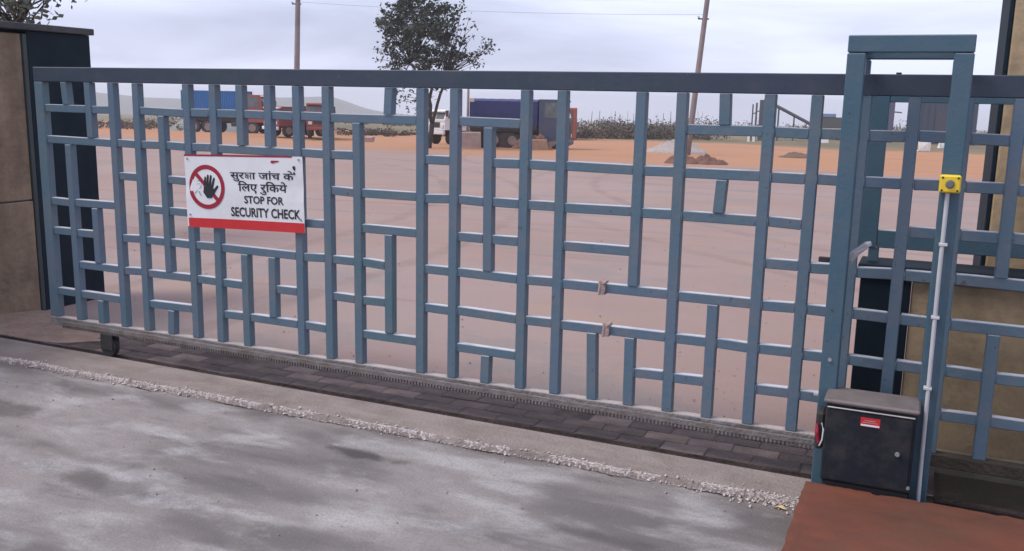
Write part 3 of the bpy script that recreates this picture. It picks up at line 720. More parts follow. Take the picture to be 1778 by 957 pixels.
# ------------------------------------------------------------------ safety sign
sg = thing('security_sign', 'white security check sign with red band wired to the gate bars', 'sign', (-3.607, -0.010, 1.128))
sg.rotation_euler = (0, R(-1.75), 0)
SW, SH = 0.424, 0.2115
plate = MB(); NXs, NZs = 10, 5          # slightly bowed sheet
def bow(x, z): return -0.010 * (x / SW) ** 2 * (0.4 if z > 0 else 1.0) - 0.002 * math.sin(x * 9)
def sheet(x0, x1, z0, z1, th, name, m, par, off, nx=10, nz=5):
    q = MB()
    for side, dy in ((0, -off), (1, -off + th)):
        for i in range(nx + 1):
            for j in range(nz + 1):
                X = x0 + (x1 - x0) * i / nx; Z = z0 + (z1 - z0) * j / nz
                q.v.append((X, bow(X, Z) + dy, Z))
    n1 = (nx + 1) * (nz + 1); st_ = nz + 1
    for i in range(nx):
        for j in range(nz):
            a = i * st_ + j
            q.f.append((a, a + st_, a + st_ + 1, a + 1)); q.f.append((n1 + a, n1 + a + 1, n1 + a + st_ + 1, n1 + a + st_))
    ring = [i * st_ for i in range(nx + 1)] + [nx * st_ + j for j in range(1, nz + 1)] + [i * st_ + nz for i in range(nx - 1, -1, -1)] + [j for j in range(nz - 1, 0, -1)]
    for a, b in zip(ring, ring[1:] + ring[:1]): q.f.append((a, n1 + a, n1 + b, b))
    return obj(name, q, m, par)
sheet(-SW, SW, -SH, SH, 0.0025, 'plate', WHITE, sg, 0.0)
sheet(-SW + 0.010, SW, -SH - 0.004, -SH + 0.052, 0.0008, 'red_band', RED, sg, 0.0015, 10, 2)
sheet(-SW, SW - 0.07, SH - 0.006, SH + 0.004, 0.0008, 'red_edge', SIGNRED, sg, 0.0015, 10, 1)
def flat(name, polys, m, par, off):
    q = MB()
    for k, p in enumerate(polys):
        q.add([(x, bow(x, z) - off - 0.00012 * k, z) for x, z in p], [tuple(range(len(p)))])
    return obj(name, q, m, par)
CXs, CZs, RO, RI = -0.268, 0.026, 0.130, 0.104
pic = flat('prohibition_disc', [[(CXs + RO * math.cos(2 * math.pi * k / 40), CZs + RO * math.sin(2 * math.pi * k / 40)) for k in range(40)]], WHITE, sg, 0.0010)
ring = MB()
for k in range(40):
    a = 2 * math.pi * k / 40
    for rr in (RI, RO):
        X = CXs + rr * math.cos(a); Z = CZs + rr * math.sin(a); ring.v.append((X, bow(X, Z) - 0.0026, Z))
ring.f = [(2 * k, 2 * k + 1, 2 * ((k + 1) % 40) + 1, 2 * ((k + 1) % 40)) for k in range(40)]
obj('ring', ring, SIGNRED, pic)
d1, d2 = Vector((-0.7071, 0.7071)), Vector((0.7071, 0.7071))
cc = Vector((CXs, CZs))
flat('slash', [[tuple(cc + d1 * s * 0.105 + d2 * t * 0.0125) for s, t in ((1, 1), (1, -1), (-1, -1), (-1, 1))]], SIGNRED, pic, 0.0022)
def capsule(a, b, r0, r1):
    a, b = Vector(a), Vector(b); d = (b - a).normalized(); nrm = Vector((-d.y, d.x)); out = []
    for k in range(7):
        t = math.pi * k / 6; out.append(tuple(b + (nrm * math.cos(t) + d * math.sin(t)) * r1))
    for k in range(7):
        t = math.pi * k / 6; out.append(tuple(a + (-nrm * math.cos(t) - d * math.sin(t)) * r0))
    return out[::-1]
hx, hz = CXs + 0.012, CZs - 0.016
hand = [[(hx - 0.034, hz + 0.022), (hx + 0.034, hz + 0.026), (hx + 0.040, hz - 0.010), (hx + 0.022, hz - 0.048), (hx - 0.012, hz - 0.050), (hx - 0.038, hz - 0.016)][::-1]]
for (a, b, r0, r1) in (((-0.027, 0.015), (-0.020, 0.070), 0.0095, 0.007), ((-0.008, 0.020), (0.000, 0.082), 0.0095, 0.007), ((0.010, 0.020), (0.022, 0.080), 0.0095, 0.007), ((0.027, 0.016), (0.044, 0.066), 0.009, 0.0065), ((0.030, -0.020), (0.066, 0.020), 0.011, 0.007)):
    hand.append(capsule((hx + a[0], hz + a[1]), (hx + b[0], hz + b[1]), r0, r1))
flat('hand', hand, INK, pic, 0.0030)
face = []
fx, fz = CXs - 0.060, CZs + 0.012
for k in range(16):
    a0, a1 = 2 * math.pi * k / 16, 2 * math.pi * (k + 1) / 16
    face.append([(fx + 0.022 * math.cos(a0), fz + 0.026 * math.sin(a0)), (fx + 0.017 * math.cos(a0), fz + 0.021 * math.sin(a0)), (fx + 0.017 * math.cos(a1), fz + 0.021 * math.sin(a1)), (fx + 0.022 * math.cos(a1), fz + 0.026 * math.sin(a1))])
face.append(capsule((fx - 0.010, fz - 0.032), (fx - 0.028, fz - 0.052), 0.003, 0.003)); face.append(capsule((fx + 0.002, fz - 0.040), (fx + 0.016, fz - 0.062), 0.003, 0.003))
face.append(capsule((fx - 0.009, fz + 0.005), (fx - 0.002, fz + 0.005), 0.0022, 0.0022)); face.append(capsule((fx + 0.006, fz + 0.005), (fx + 0.010, fz + 0.005), 0.0022, 0.0022))
flat('figure_outline', face, GREYINK, pic, 0.0014)
def text_mesh(body, bold=0.016):
    cu = bpy.data.curves.new('tmp_text', 'FONT'); cu.body = body; cu.offset = bold; cu.resolution_u = 3
    o = bpy.data.objects.new('tmp_text', cu); COL.objects.link(o)
    dg = bpy.context.evaluated_depsgraph_get(); dg.update()
    me = bpy.data.meshes.new_from_object(o.evaluated_get(dg))
    bpy.data.objects.remove(o); bpy.data.curves.remove(cu)
    return me
def put_text(name, me_list, x0, x1, z0, z1, m, par, off):
    # me_list: list of meshes already laid out in (x, y); fitted into the given rectangle
    vs, fs = [], []
    for me, dx in me_list:
        o = len(vs); vs += [(v.co.x + dx, v.co.y) for v in me.vertices]; fs += [tuple(i + o for i in p.vertices) for p in me.polygons]
    ax, bx = min(v[0] for v in vs), max(v[0] for v in vs); ay, by = min(v[1] for v in vs), max(v[1] for v in vs)
    q = MB(); q.v = []
    for x, y in vs:
        X = x0 + (x - ax) / (bx - ax) * (x1 - x0); Z = z0 + (y - ay) / (by - ay) * (z1 - z0)
        q.v.append((X, bow(X, Z) - off, Z))
    q.f = fs
    return obj(name, q, m, par)
def ext(me): return min(v.co.x for v in me.vertices), max(v.co.x for v in me.vertices)
def stroke_mesh(lines, r):
    q = MB()
    k = 0
    for ln in lines:
        for a, b in zip(ln[:-1], ln[1:]):
            q.add([(x, y, 0) for x, y in capsule(a, b, r, r)], [tuple(range(14))]); k += 1
    return q.mesh('tmp_stroke')
ksha = stroke_mesh([[(0.0, 0.60), (0.60, 0.60)], [(0.50, 0.60), (0.50, 0.0)], [(0.14, 0.60), (0.08, 0.50), (0.12, 0.41), (0.24, 0.40), (0.33, 0.46)], [(0.24, 0.40), (0.11, 0.31), (0.07, 0.19), (0.15, 0.11), (0.26, 0.15), (0.29, 0.24), (0.22, 0.31), (0.30, 0.30), (0.50, 0.30)], [(0.26, 0.15), (0.32, 0.04)]], 0.032)
t1 = text_mesh('\u0938\u0941\u0930'); t2 = text_mesh('\u093e \u091c\u093e\u0902\u091a \u0915\u0947')
e1 = ext(t1)
put_text('hindi_text', [(t1, 0.0), (ksha, e1[1] + 0.01), (t2, e1[1] + 0.62)], -0.092, 0.362, 0.064, 0.132, INK, sg, 0.0022)
t3 = text_mesh('\u093f\u0932\u090f \u0930\u0941\u093f\u0915\u092f\u0947')
put_text('hindi_text', [(t3, 0.0)], -0.038, 0.312, -0.008, 0.068, INK, sg, 0.0022)
put_text('stop_text', [(text_mesh('STOP FOR', 0.024), 0)], 0.002, 0.285, -0.062, -0.017, INK, sg, 0.0022)
put_text('security_text', [(text_mesh('SECURITY CHECK', 0.024), 0)], -0.100, 0.400, -0.140, -0.085, INK, sg, 0.0022)
flat('black_mark', [capsule((0.366, 0.150), (0.368, 0.140), 0.010, 0.006), capsule((0.366, 0.120), (0.367, 0.116), 0.006, 0.006)], INK, sg, 0.0030)
flat('red_scratch', [capsule((0.215, 0.180), (0.262, 0.184), 0.008, 0.003)], SIGNRED, sg, 0.0026)
for (x, z) in ((-0.40, 0.19), (0.40, 0.195), (-0.40, -0.14), (0.40, -0.14)):
    obj('rivet', MB().tube([(x, bow(x, z) - 0.006, z), (x, bow(x, z) - 0.001, z)], 0.006, 8), STEEL, sg)

# small litter near the slab
lf = MB(); lf.add([(-0.03, 0, 0.0), (-0.01, -0.012, 0.014), (0.02, -0.010, 0.006), (0.032, 0.004, 0.001), (0.012, 0.014, 0.012), (-0.012, 0.012, 0.008)], [(0, 1, 5), (1, 4, 5), (1, 2, 4), (2, 3, 4)])
o = tag(obj('paper_scrap', lf, mat('yellow_paper', (0.72, 0.50, 0.16), 0.7, (0.80, 0.70, 0.50), 40, 0.8)), 'crumpled yellow paper scrap beside the red floor', 'litter'); o.location = (-0.458, -0.352, -0.028)

# ------------------------------------------------------------------ yard: poles and wire
POLE = mat('pole_concrete', (0.26, 0.22, 0.215), 0.85, (0.17, 0.14, 0.135), 1.2, 0.9, 0.2, 30)
def pole(label, x, y, lean, h, r0, r1, arm_h):
    z = gz(x, y) - 0.2
    t = thing('utility_pole', label, 'pole', (x, y, z), 0, 'utility poles in the yard')
    L = Vector((lean[0], lean[1], 1.0))
    obj('shaft', MB().tube([L * (h * k / 6) for k in range(7)], [r0 + (r1 - r0) * k / 6 for k in range(7)], 12), POLE, t, True)
    for ah in arm_h:
        p = L * ah
        d = Vector((0.87, 0.49, 0))
        obj('cross_arm', MB().tube([p - d * 0.34, p + d * 0.20], 0.035, 6), DARKSTEEL, t)
        ins = obj('insulator', MB().lathe_y([(0, 0), (0, .05), (.05, .035), (.09, .05), (.13, .02), (.13, 0)], *(p - d * 0.31 + Vector((0, -0.05, 0.08))), 10), GALV, t)
    return t
pole('concrete utility pole rising behind the middle left of the gate', -34.957, 42.09, (0.029, 0.022), 11.5, 0.19, 0.13, (8.15,))
pole('leaning concrete utility pole near the gravel heap right of the tree', -11.18, 42.18, (0.068, 0.028), 11.0, 0.155, 0.11, (6.75,))
wm = MB()
a, b = Vector((-34.72, 42.27, 6.95)), Vector((-10.75, 42.3, 5.85))
for off in (0.0, 0.75):
    pts = []
    for k in range(25):
        t = k / 24; p = a.lerp(b, t); p.z += off - 0.55 * 4 * t * (1 - t) * (0.5 if off else 0.35); pts.append(p)
    wm.tube(pts, 0.007, 4)
tag(obj('overhead_wire', wm, BLACK), 'pair of thin overhead wires strung between the two concrete poles', 'wire')
t = thing('marker_pole', 'slim pale pole standing in front of the blue truck body', 'pole', (-23.0, 41.25, gz(-23.0, 41.25)), 0)
obj('shaft', MB().tube([(0, 0, -0.1), (0.01, 0, 1.7), (0.03, 0, 3.35)], [0.075, 0.07, 0.06], 10), POLE, t, True)
obj('tag_plate', MB().bbox(0.10, 0.42, -0.08, -0.06, 2.43, 2.62, 0.004), mat('pale_plate', (0.55, 0.42, 0.38), 0.7), t)

# ------------------------------------------------------------------ trees and scrub
LEAF = mat('tree_leaves', (0.034, 0.046, 0.034), 0.6, (0.060, 0.072, 0.050), 0.9, 1.0, lo=0.4, hi=0.6)
LEAF2 = mat('pale_leaves', (0.115, 0.125, 0.085), 0.6, (0.055, 0.065, 0.040), 3.0, 1.0)
SCRUB = mat('dry_scrub', (0.065, 0.058, 0.042), 0.9, (0.115, 0.085, 0.062), 0.4, 1.0)
BARK = mat('bark', (0.060, 0.048, 0.042), 0.9, (0.035, 0.028, 0.025), 5, 0.9, 0.5, 20)
def leaf(q, c, s, rg, asp=0.55):
    d = Vector((rg.gauss(0, 1), rg.gauss(0, 1), rg.gauss(0, 0.8))).normalized()
    e = d.orthogonal().normalized(); e = Matrix.Rotation(rg.uniform(0, 6.28), 3, d) @ e
    q.add([c - d * s * 0.5, c + e * s * asp * 0.5, c + d * s * 0.5, c - e * s * asp * 0.5], [(0, 1, 2, 3)])
def branch(q, p0, p1, r0, r1, rg, n=5, wob=0.08):
    p0, p1 = Vector(p0), Vector(p1); L = (p1 - p0).length; pts = []
    for k in range(n + 1):
        t = k / n; p = p0.lerp(p1, t)
        if 0 < k < n: p += Vector((rg.uniform(-1, 1), rg.uniform(-1, 1), rg.uniform(-1, 1))) * wob * L * 0.5
        pts.append(p)
    q.tube(pts, [r0 + (r1 - r0) * k / n for k in range(n + 1)], 7)
    return pts

RT, VW = Vector((0.871, 0.49, 0)), Vector((-0.49, 0.871, 0))
rg = random.Random(21)
tx, ty = -23.30, 37.40
tree = thing('yard_tree', 'bushy dark tree with forked trunk standing alone in the yard', 'tree', (tx, ty, gz(tx, ty)))
def W(r, h, d=0.0): return RT * r + VW * d + Vector((0, 0, h))
tr = MB()
s1 = branch(tr, W(0.05, -0.2), W(0.22, 1.25), 0.16, 0.12, rg, 4, 0.05)
s2 = branch(tr, W(0.22, 1.25), W(0.10, 3.4, 0.2), 0.10, 0.07, rg, 5, 0.08)
s3 = branch(tr, W(0.22, 1.2), W(0.95, 3.6, -0.2), 0.09, 0.06, rg, 5, 0.06)
s4 = branch(tr, W(0.18, 1.9), W(-0.9, 4.2, 0.4), 0.06, 0.035, rg, 5, 0.08)
obj('trunk', tr, BARK, tree, True)
clumps = []
cells = set()
for k in range(6000):
    p = Vector((rg.uniform(-1, 1), rg.uniform(-1, 1), rg.uniform(-1, 1)))
    wv = noise.noise(p.normalized() * 1.6 + Vector((5, 2, 8))) + 0.6 * noise.noise(p.normalized() * 4.0 + Vector((3, 2, 1)))
    if p.length > 0.92 + 0.30 * wv: continue
    if noise.noise(p * 2.7 + Vector((1, 9, 3))) + 0.4 * noise.noise(p * 6.0) < 0.0: continue
    key = (round(p.x * 5.5), round(p.y * 4), round(p.z * 5.0))
    if key in cells: continue
    cells.add(key)
    clumps.append((W(-0.30 + 2.35 * p.x * (1.0 if p.z > 0 else 1.0 + 0.15 * min(1, -p.z * 2)), 5.45 + 2.25 * p.z - 0.25 * p.x, 1.5 * p.y), 0.21, 1.0))
for (r, h, c) in ((2.1, 4.35, 1), (2.35, 4.5, 1), (2.6, 4.75, .8), (2.85, 5.0, .8), (2.95, 5.3, .8), (3.15, 4.9, .5), (3.3, 5.25, .4), (2.5, 4.2, .8), (2.15, 5.5, .3), (2.3, 6.1, .3), (2.05, 6.5, .3), (1.7, 5.9, .5), (1.85, 4.9, .5), (1.6, 6.9, .6), (1.75, 7.2, .4),
                 (-1.55, 2.75, .7), (-1.2, 2.55, .8), (-1.0, 2.85, .7), (-0.75, 2.3, .4), (-1.35, 2.35, .4), (-0.8, 1.95, .3), (-0.3, 3.0, .8), (0.35, 3.1, .9), (0.75, 2.9, .5), (1.15, 3.2, .5), (-0.6, 3.2, .9), (0.1, 2.6, .5),
                 (-2.45, 4.3, .5), (-2.5, 4.9, .5), (-2.35, 6.0, .6), (-2.2, 3.9, .6)):
    clumps.append((W(r, h, rg.uniform(-.6, .6)), 0.24, c))
br = MB()
lv = MB()
hubs = [s2[-1], s3[-1], s4[-1], s2[3], s3[3]]
for i, (c, rad, dens) in enumerate(clumps):
    if i % 5 == 0 or dens < 1.0:
        hub = min(hubs, key=lambda h: (h - c).length)
        branch(br, hub, c, 0.028, 0.008, rg, 4, 0.10)
    for k in range(int(24 * dens)):
        v = Vector((rg.gauss(0, 1), rg.gauss(0, 1), rg.gauss(0, 0.75))) * rad * 0.62
        leaf(lv, c + v, rg.uniform(0.13, 0.24), rg)
cro = obj('crown', lv, LEAF, tree)
obj('branches', br, BARK, cro)

rg = random.Random(5)
lt = thing('wall_tree', 'leafy branches of a tree showing above the entrance wall at top left', 'tree', (-10.7, 4.3, gz(-10.7, 4.3)))
tr = MB(); lv = MB(); br = MB()
b0 = branch(tr, (0, 0, -0.2), (0.2, -0.2, 2.5), 0.10, 0.06, rg, 6, 0.05)
for k in range(320):
    p = Vector((rg.uniform(-1, 1), rg.uniform(-1, 1), rg.uniform(-1, 1)))
    if p.length > 1: continue
    c = Vector((0.90, -0.80, 3.36)) + Vector((p.x * 0.95, p.y * 0.95, p.z * 0.90))
    if k % 6 == 0: branch(br, b0[-1], c, 0.014, 0.004, rg, 5, 0.16)
    for j in range(16):
        leaf(lv, c + Vector((rg.gauss(0, .13), rg.gauss(0, .13), rg.gauss(0, .10))), rg.uniform(0.06, 0.10), rg, 0.6)
obj('trunk', tr, BARK, lt, True); c2 = obj('crown', lv, LEAF2, lt); obj('branches', br, BARK, c2)

rg = random.Random(9)
sc_ = MB()
def scrub_line(p0, p1, n, h, wdt, sz, fill=26):
    for k in range(n):
        t = rg.random(); x = p0[0] + (p1[0] - p0[0]) * t + rg.gauss(0, wdt * 0.3); y = p0[1] + (p1[1] - p0[1]) * t + rg.gauss(0, wdt)
        hh = h * max(0.25, 0.75 + 0.9 * noise.noise(Vector((x * 0.16, y * 0.16, 0))) + rg.gauss(0, 0.16))
        z = gz(x, y); wr_ = hh * rg.uniform(0.6, 1.1)
        for j in range(fill):
            a = rg.uniform(0, 6.28); q = rg.random() ** 0.5
            leaf(sc_, Vector((x + math.cos(a) * q * wr_, y + math.sin(a) * q * wr_, z + rg.random() ** 0.8 * hh * (1.05 - 0.55 * q * q))), rg.uniform(0.6, 1.4) * sz, rg, 0.7)
        if rg.random() < 0.12:
            sc_.tube([(x, y, z), (x + rg.gauss(0, .25), y, z + hh * rg.uniform(1.1, 1.7))], [0.03, 0.010], 4)
scrub_line((-31.0, 76), (-21.0, 89), 130, 1.75, 3.5, 0.20, 80)
scrub_line((-46, 63), (-37, 67), 70, 0.8, 2.2, 0.16, 60)
scrub_line((-75, 58), (-60, 66), 70, 1.0, 3.0, 0.18, 60)
scrub_line((-20, 110), (30, 170), 120, 1.4, 6.0, 0.24, 50)
scrub_line((-120, 130), (-40, 190), 150, 2.2, 9.0, 0.34, 60)
scrub_line((-40, 190), (60, 260), 130, 2.4, 9.0, 0.36, 60)
for k in range(9):
    x = -29 + k * 0.9 + rg.gauss(0, .2); y = 78 + k * .7 + rg.gauss(0, 1); z = gz(x, y)
    sc_.tube([(x, y, z), (x + rg.gauss(0, .08), y, z + rg.uniform(1.9, 2.6))], [0.04, 0.02], 4)
tag(obj('scrub', sc_, SCRUB), 'dry olive scrub and stalks along the back of the yard', 'scrub', kind='stuff')

# ------------------------------------------------------------------ heaps
def heap(name, label, cat, x, y, rx, ry, h, m, seed, rough=0.25, power=1.2, group=None, rot=0.0):
    q = MB(); NR, NA = 22, 52
    z0 = gz(x, y); ca, sa = math.cos(rot), math.sin(rot)
    q.v.append((0, 0, h))
    for i in range(1, NR + 1):
        t = i / NR
        for k in range(NA):
            a = 2 * math.pi * k / NA
            e = 1 + 0.18 * noise.noise(Vector((math.cos(a) * 1.5, math.sin(a) * 1.5, seed)))
            lx, ly = math.cos(a) * t * rx * e, math.sin(a) * t * ry * e
            X, Y = lx * ca - ly * sa, lx * sa + ly * ca
            zz = h * (1 - t) ** power + rough * h * noise.noise(Vector((X * 2.2, Y * 2.2, seed))) * (1 - t * t) + 0.5 * rough * h * noise.noise(Vector((X * 7, Y * 7, seed))) * (1 - t * t) + 0.4 * rough * h * noise.noise(Vector((X * 16, Y * 16, seed))) * (1 - t * t)
            q.v.append((X, Y, zz + gz(x + X, y + Y) - z0 - (0.08 if i == NR else 0)))
    for k in range(NA): q.f.append((0, 1 + k, 1 + (k + 1) % NA))
    for i in range(NR - 1):
        for k in range(NA):
            a, b = 1 + i * NA + k, 1 + i * NA + (k + 1) % NA; q.f.append((a, a + NA, b + NA, b))
    o = tag(obj(name, q, m, smooth=True), label, cat, group); o.location = (x, y, z0); return o
GRAVEL = mat('grey_gravel', (0.40, 0.35, 0.33), 0.95, (0.26, 0.22, 0.20), 12, 0.9, 0.8, 25)
DIRT = mat('brown_dirt', (0.19, 0.095, 0.070), 0.95, (0.12, 0.060, 0.045), 6, 0.9, 0.8, 18)
heap('gravel_heap', 'pale grey gravel heap left of the leaning pole', 'heap', -12.3, 44.3, 1.75, 1.3, 0.72, GRAVEL, 3, 0.40, 0.85)
heap('dirt_heap', 'brown dirt heap in front of the gravel heap', 'heap', -8.75, 31.4, 0.75, 0.7, 0.50, DIRT, 7, 0.7, 1.0, 'dirt heaps in the yard')
heap('dirt_heap', 'lower brown dirt heap just right of the leaning pole foot', 'heap', -7.75, 31.6, 0.7, 0.6, 0.33, DIRT, 15, 0.9, 0.8, 'dirt heaps in the yard')
heap('dirt_heap', 'flat dark heap on the orange soil beside the guide frame', 'heap', -6.1, 43.6, 0.95, 0.7, 0.24, mat('dark_heap', (0.16, 0.10, 0.07), 0.95), 22, 0.6, 0.8, 'dirt heaps in the yard')
heap('ash_heap', 'grey heap sloping up behind the container truck', 'heap', -59.5, 63.0, 4.6, 3.6, 2.75, mat('ash_grey', (0.22, 0.23, 0.22), 0.95), 31, 0.06, 1.0)
heap('rubble_heap', 'rust brown rubble heap at the front wheel of the blue truck', 'heap', -19.55, 42.0, 1.15, 0.8, 0.95, mat('rust_rubble', (0.20, 0.095, 0.070), 0.95, (0.09, 0.05, 0.045), 5, 0.9, 0.8, 12), 41, 0.7, 0.9)
def block(name, label, cat, x, y, sx, sy, sz, m, rot=0.4, jit=0.05, seed=1):
    q = MB(); q.bbox(-sx / 2, sx / 2, -sy / 2, sy / 2, -0.05, sz, 0.03)
    r2 = random.Random(seed)
    q.v = [(a + r2.uniform(-jit, jit) * sx, b + r2.uniform(-jit, jit) * sy, c + r2.uniform(-jit, jit) * sz) for a, b, c in q.v]
    o = tag(obj(name, q, m), label, cat); o.location = (x, y, gz(x, y)); o.rotation_euler = (0, 0, rot); return o
PALEB = mat('pale_block', (0.46, 0.34, 0.30), 0.9, (0.34, 0.24, 0.20), 3, 0.8, 0.3)
TANB = mat('tan_block', (0.40, 0.26, 0.17), 0.9, (0.28, 0.17, 0.11), 4, 0.8, 0.3)
block('concrete_block', 'pale pink concrete block beside the rear of the blue truck', 'block', -22.35, 40.4, 1.05, 0.7, 0.84, PALEB, 0.45, 0.012, 2)
block('timber_post', 'short dark post at the end of the pale concrete block', 'post', -21.75, 40.55, 0.22, 0.2, 1.02, DARKSTEEL, 0.3, 0.02, 3)
block('soil_block', 'tan earth block lying before the rubble heap', 'block', -18.75, 40.9, 1.0, 0.6, 0.55, TANB, 0.42, 0.06, 4)
block('boulder', 'lone pale boulder on the soil left of the tree', 'rock', -31.37, 44.58, 0.55, 0.45, 0.32, PALEB, 0.3, 0.12, 5)
block('white_sack', 'larger white sack seen between the guide frame posts', 'sack', -0.55, 66.1, 0.78, 0.5, 0.70, mat('white_sack', (0.80, 0.78, 0.75), 0.8), 0.1, 0.12, 6)
block('white_sack', 'smaller white sack behind the right post of the guide frame', 'sack', 0.7, 76.4, 0.6, 0.5, 0.55, MATS['white_sack'], 0.3, 0.14, 7)
block('white_stone', 'white stone on the soil left of the guide frame', 'rock', -9.6, 88.0, 1.1, 0.6, 0.5, MATS['white_sack'], 0.1, 0.12, 8)
for k, (x, y) in enumerate(((-15.45, 83.2), (-15.0, 83.3))):
    block('marker_stub', ('left' if k == 0 else 'right') + ' one of two short white marker stubs below the loading ramp', 'post', x, y, 0.22, 0.2, 0.72, MATS['white_sack'], 0.1, 0.04, 9 + k)['group'] = 'short white marker stubs'

# ------------------------------------------------------------------ trucks
TYRE = mat('tyre', (0.022, 0.021, 0.022), 0.85, (0.06, 0.045, 0.04), 6, 0.8)
RIM = mat('rim_dusty', (0.26, 0.20, 0.18), 0.7, (0.16, 0.12, 0.10), 6, 0.8)
GLASS = mat('dusty_glass', (0.085, 0.10, 0.11), 0.15, (0.16, 0.17, 0.18), 3, 0.8)
CHASS = mat('chassis', (0.030, 0.025, 0.025), 0.8, (0.07, 0.045, 0.04), 4, 0.8)
TRIMW = mat('white_trim', (0.72, 0.70, 0.69), 0.5)
def truck(name, label, x, y, heading, L, Wd, H, cabL, cab_m, body, body_m, cab_h=None, wr=0.46, deck=1.0, trim=None, axles=2, group=None, axle_x=None, z0=None):
    t = thing(name, label, 'truck', (x, y, gz(x, y)), heading, group)
    f, hw = L / 2, Wd / 2; ch = cab_h or H * 0.88; z0 = z0 or wr * 1.15
    trim = trim or TRIMW
    # cab
    slope = 0.16 * (ch - z0)
    zb = z0 + (ch - z0) * 0.52
    cab = obj('cab', MB().prism_y([(f, z0), (f, zb), (f - slope, ch - 0.08), (f - slope - 0.10, ch), (f - cabL, ch), (f - cabL, z0)], -hw, hw), cab_m, t)
    # windscreen: two panes on the sloped face
    def pane(y0, y1):
        q = MB(); e = 0.012
        pts = []
        for (yy, tt) in ((y0, 0.06), (y1, 0.06), (y1, 0.90), (y0, 0.90)):
            pts.append((f - slope * tt + e, yy, zb + (ch - 0.08 - zb) * tt))
        back = [(a - 0.02, b, c) for a, b, c in pts]
        q.add(pts + back, [(0, 1, 2, 3), (7, 6, 5, 4), (0, 4, 5, 1), (1, 5, 6, 2), (2, 6, 7, 3), (3, 7, 4, 0)])
        return obj('windscreen_pane', q, GLASS, cab)
    pane(-hw + 0.10, -0.03); pane(0.03, hw - 0.10)
    for s in (-1, 1):
        y0, y1 = (hw - 0.004, hw + 0.012) if s > 0 else (-hw - 0.012, -hw + 0.004)
        obj('side_window', MB().prism_y([(f - slope - 0.10, zb + 0.06), (f - slope - 0.22, ch - 0.16), (f - cabL * 0.80, ch - 0.16), (f - cabL * 0.80, zb + 0.06)], y0, y1), GLASS, cab)
        obj('headlight', MB().bbox(f + 0.002, f + 0.05, s * hw * 0.72 - 0.13, s * hw * 0.72 + 0.13, z0 + 0.12, z0 + 0.32, 0.02), TRIMW, cab)
        obj('mirror', MB().bbox(f - slope * 0.4 - 0.03, f - slope * 0.4 + 0.03, s * (hw + 0.10) - 0.09, s * (hw + 0.10) + 0.09, zb + 0.18, zb + 0.55, 0.01), CHASS, cab)
    obj('grille', MB().bbox(f + 0.002, f + 0.03, -hw * 0.48, hw * 0.48, z0 + 0.14, zb - 0.16, 0.01), CHASS, cab)
    obj('trim_stripe', MB().bbox(f + 0.002, f + 0.018, -hw + 0.05, hw - 0.05, zb - 0.12, zb - 0.02, 0.004), trim, cab)
    obj('sun_visor', MB().bbox(f - slope - 0.02, f - slope * 0.55 + 0.12, -hw + 0.02, hw - 0.02, ch - 0.14, ch - 0.05, 0.015), trim, cab)
    obj('bumper', MB().bbox(f - 0.05, f + 0.14, -hw, hw, z0 - 0.26, z0 - 0.03, 0.03), trim, t)
    obj('chassis', MB().box(-f + 0.05, f - 0.1, -0.42, -0.30, z0 - 0.14, z0 - 0.004).box(-f + 0.05, f - 0.1, 0.30, 0.42, z0 - 0.14, z0 - 0.004).box(-f + 0.3, -f + 0.45, -0.42, 0.42, z0 - 0.12, z0 - 0.03), CHASS, t)
    obj('fuel_tank', MB().bbox(f - cabL - 0.9, f - cabL - 0.15, -hw + 0.05, -hw + 0.45, z0 - 0.35, z0 - 0.02, 0.06), CHASS, t)
    bx0, bx1 = -f, f - cabL - 0.08
    obj('deck', MB().bbox(bx0, bx1, -hw, hw, deck - 0.24, deck, 0.02), cab_m if body != 'tarp' else CHASS, t)
    obj('subframe', MB().bbox(bx0 + 0.1, bx1 + 0.2, -hw * 0.78, hw * 0.78, z0 + 0.002, deck - 0.244, 0.02), CHASS, t)
    obj('tool_box', MB().bbox(bx0 + L * 0.32, bx0 + L * 0.46, -hw + 0.04, -hw + 0.40, z0 - 0.42, deck - 0.27, 0.03), CHASS, t)
    if body == 'container':
        step = 0.14; zz0, zz1 = deck + 0.003, H
        n = int((bx1 - bx0 - 0.16) / step); st = (bx1 - bx0 - 0.16) / n
        for s in (-1, 1):
            q = MB()
            for k in range(n):
                a = bx0 + 0.08 + k * st
                yo, yi = s * hw, s * (hw - 0.04)
                pl = [(a, yi), (a + st * 0.25, yo), (a + st * 0.5, yo), (a + st * 0.75, yi), (a + st, yi)]
                for (xa, ya), (xb, yb) in zip(pl[:-1], pl[1:]):
                    q.add([(xa, ya, zz0 + 0.1), (xb, yb, zz0 + 0.1), (xb, yb, zz1 - 0.08), (xa, ya, zz1 - 0.08)], [(0, 1, 2, 3)])
            obj('corrugated_side', q, body_m, t)
        fr = MB()
        for xa in (bx0, bx1 - 0.08):
            for s in (-1, 1): fr.box(xa, xa + 0.08, s * hw - (0.08 if s > 0 else -0.0) + (0 if s > 0 else 0), s * hw + (0 if s > 0 else 0.08), zz0, zz1)
        obj('corner_post', fr, body_m, t)
        obj('roof', MB().bbox(bx0, bx1, -hw - 0.003, hw + 0.003, zz1 - 0.08, zz1 + 0.01, 0.01), body_m, t)
        obj('end_wall', MB().bbox(bx0 + 0.082, bx0 + 0.12, -hw + 0.05, hw - 0.05, zz0, zz1 - 0.082, 0.004).bbox(bx1 - 0.12, bx1 - 0.082, -hw + 0.05, hw - 0.05, zz0, zz1 - 0.082, 0.004), body_m, t)
    elif body == 'tarp':
        q = MB(); nx_ = 14
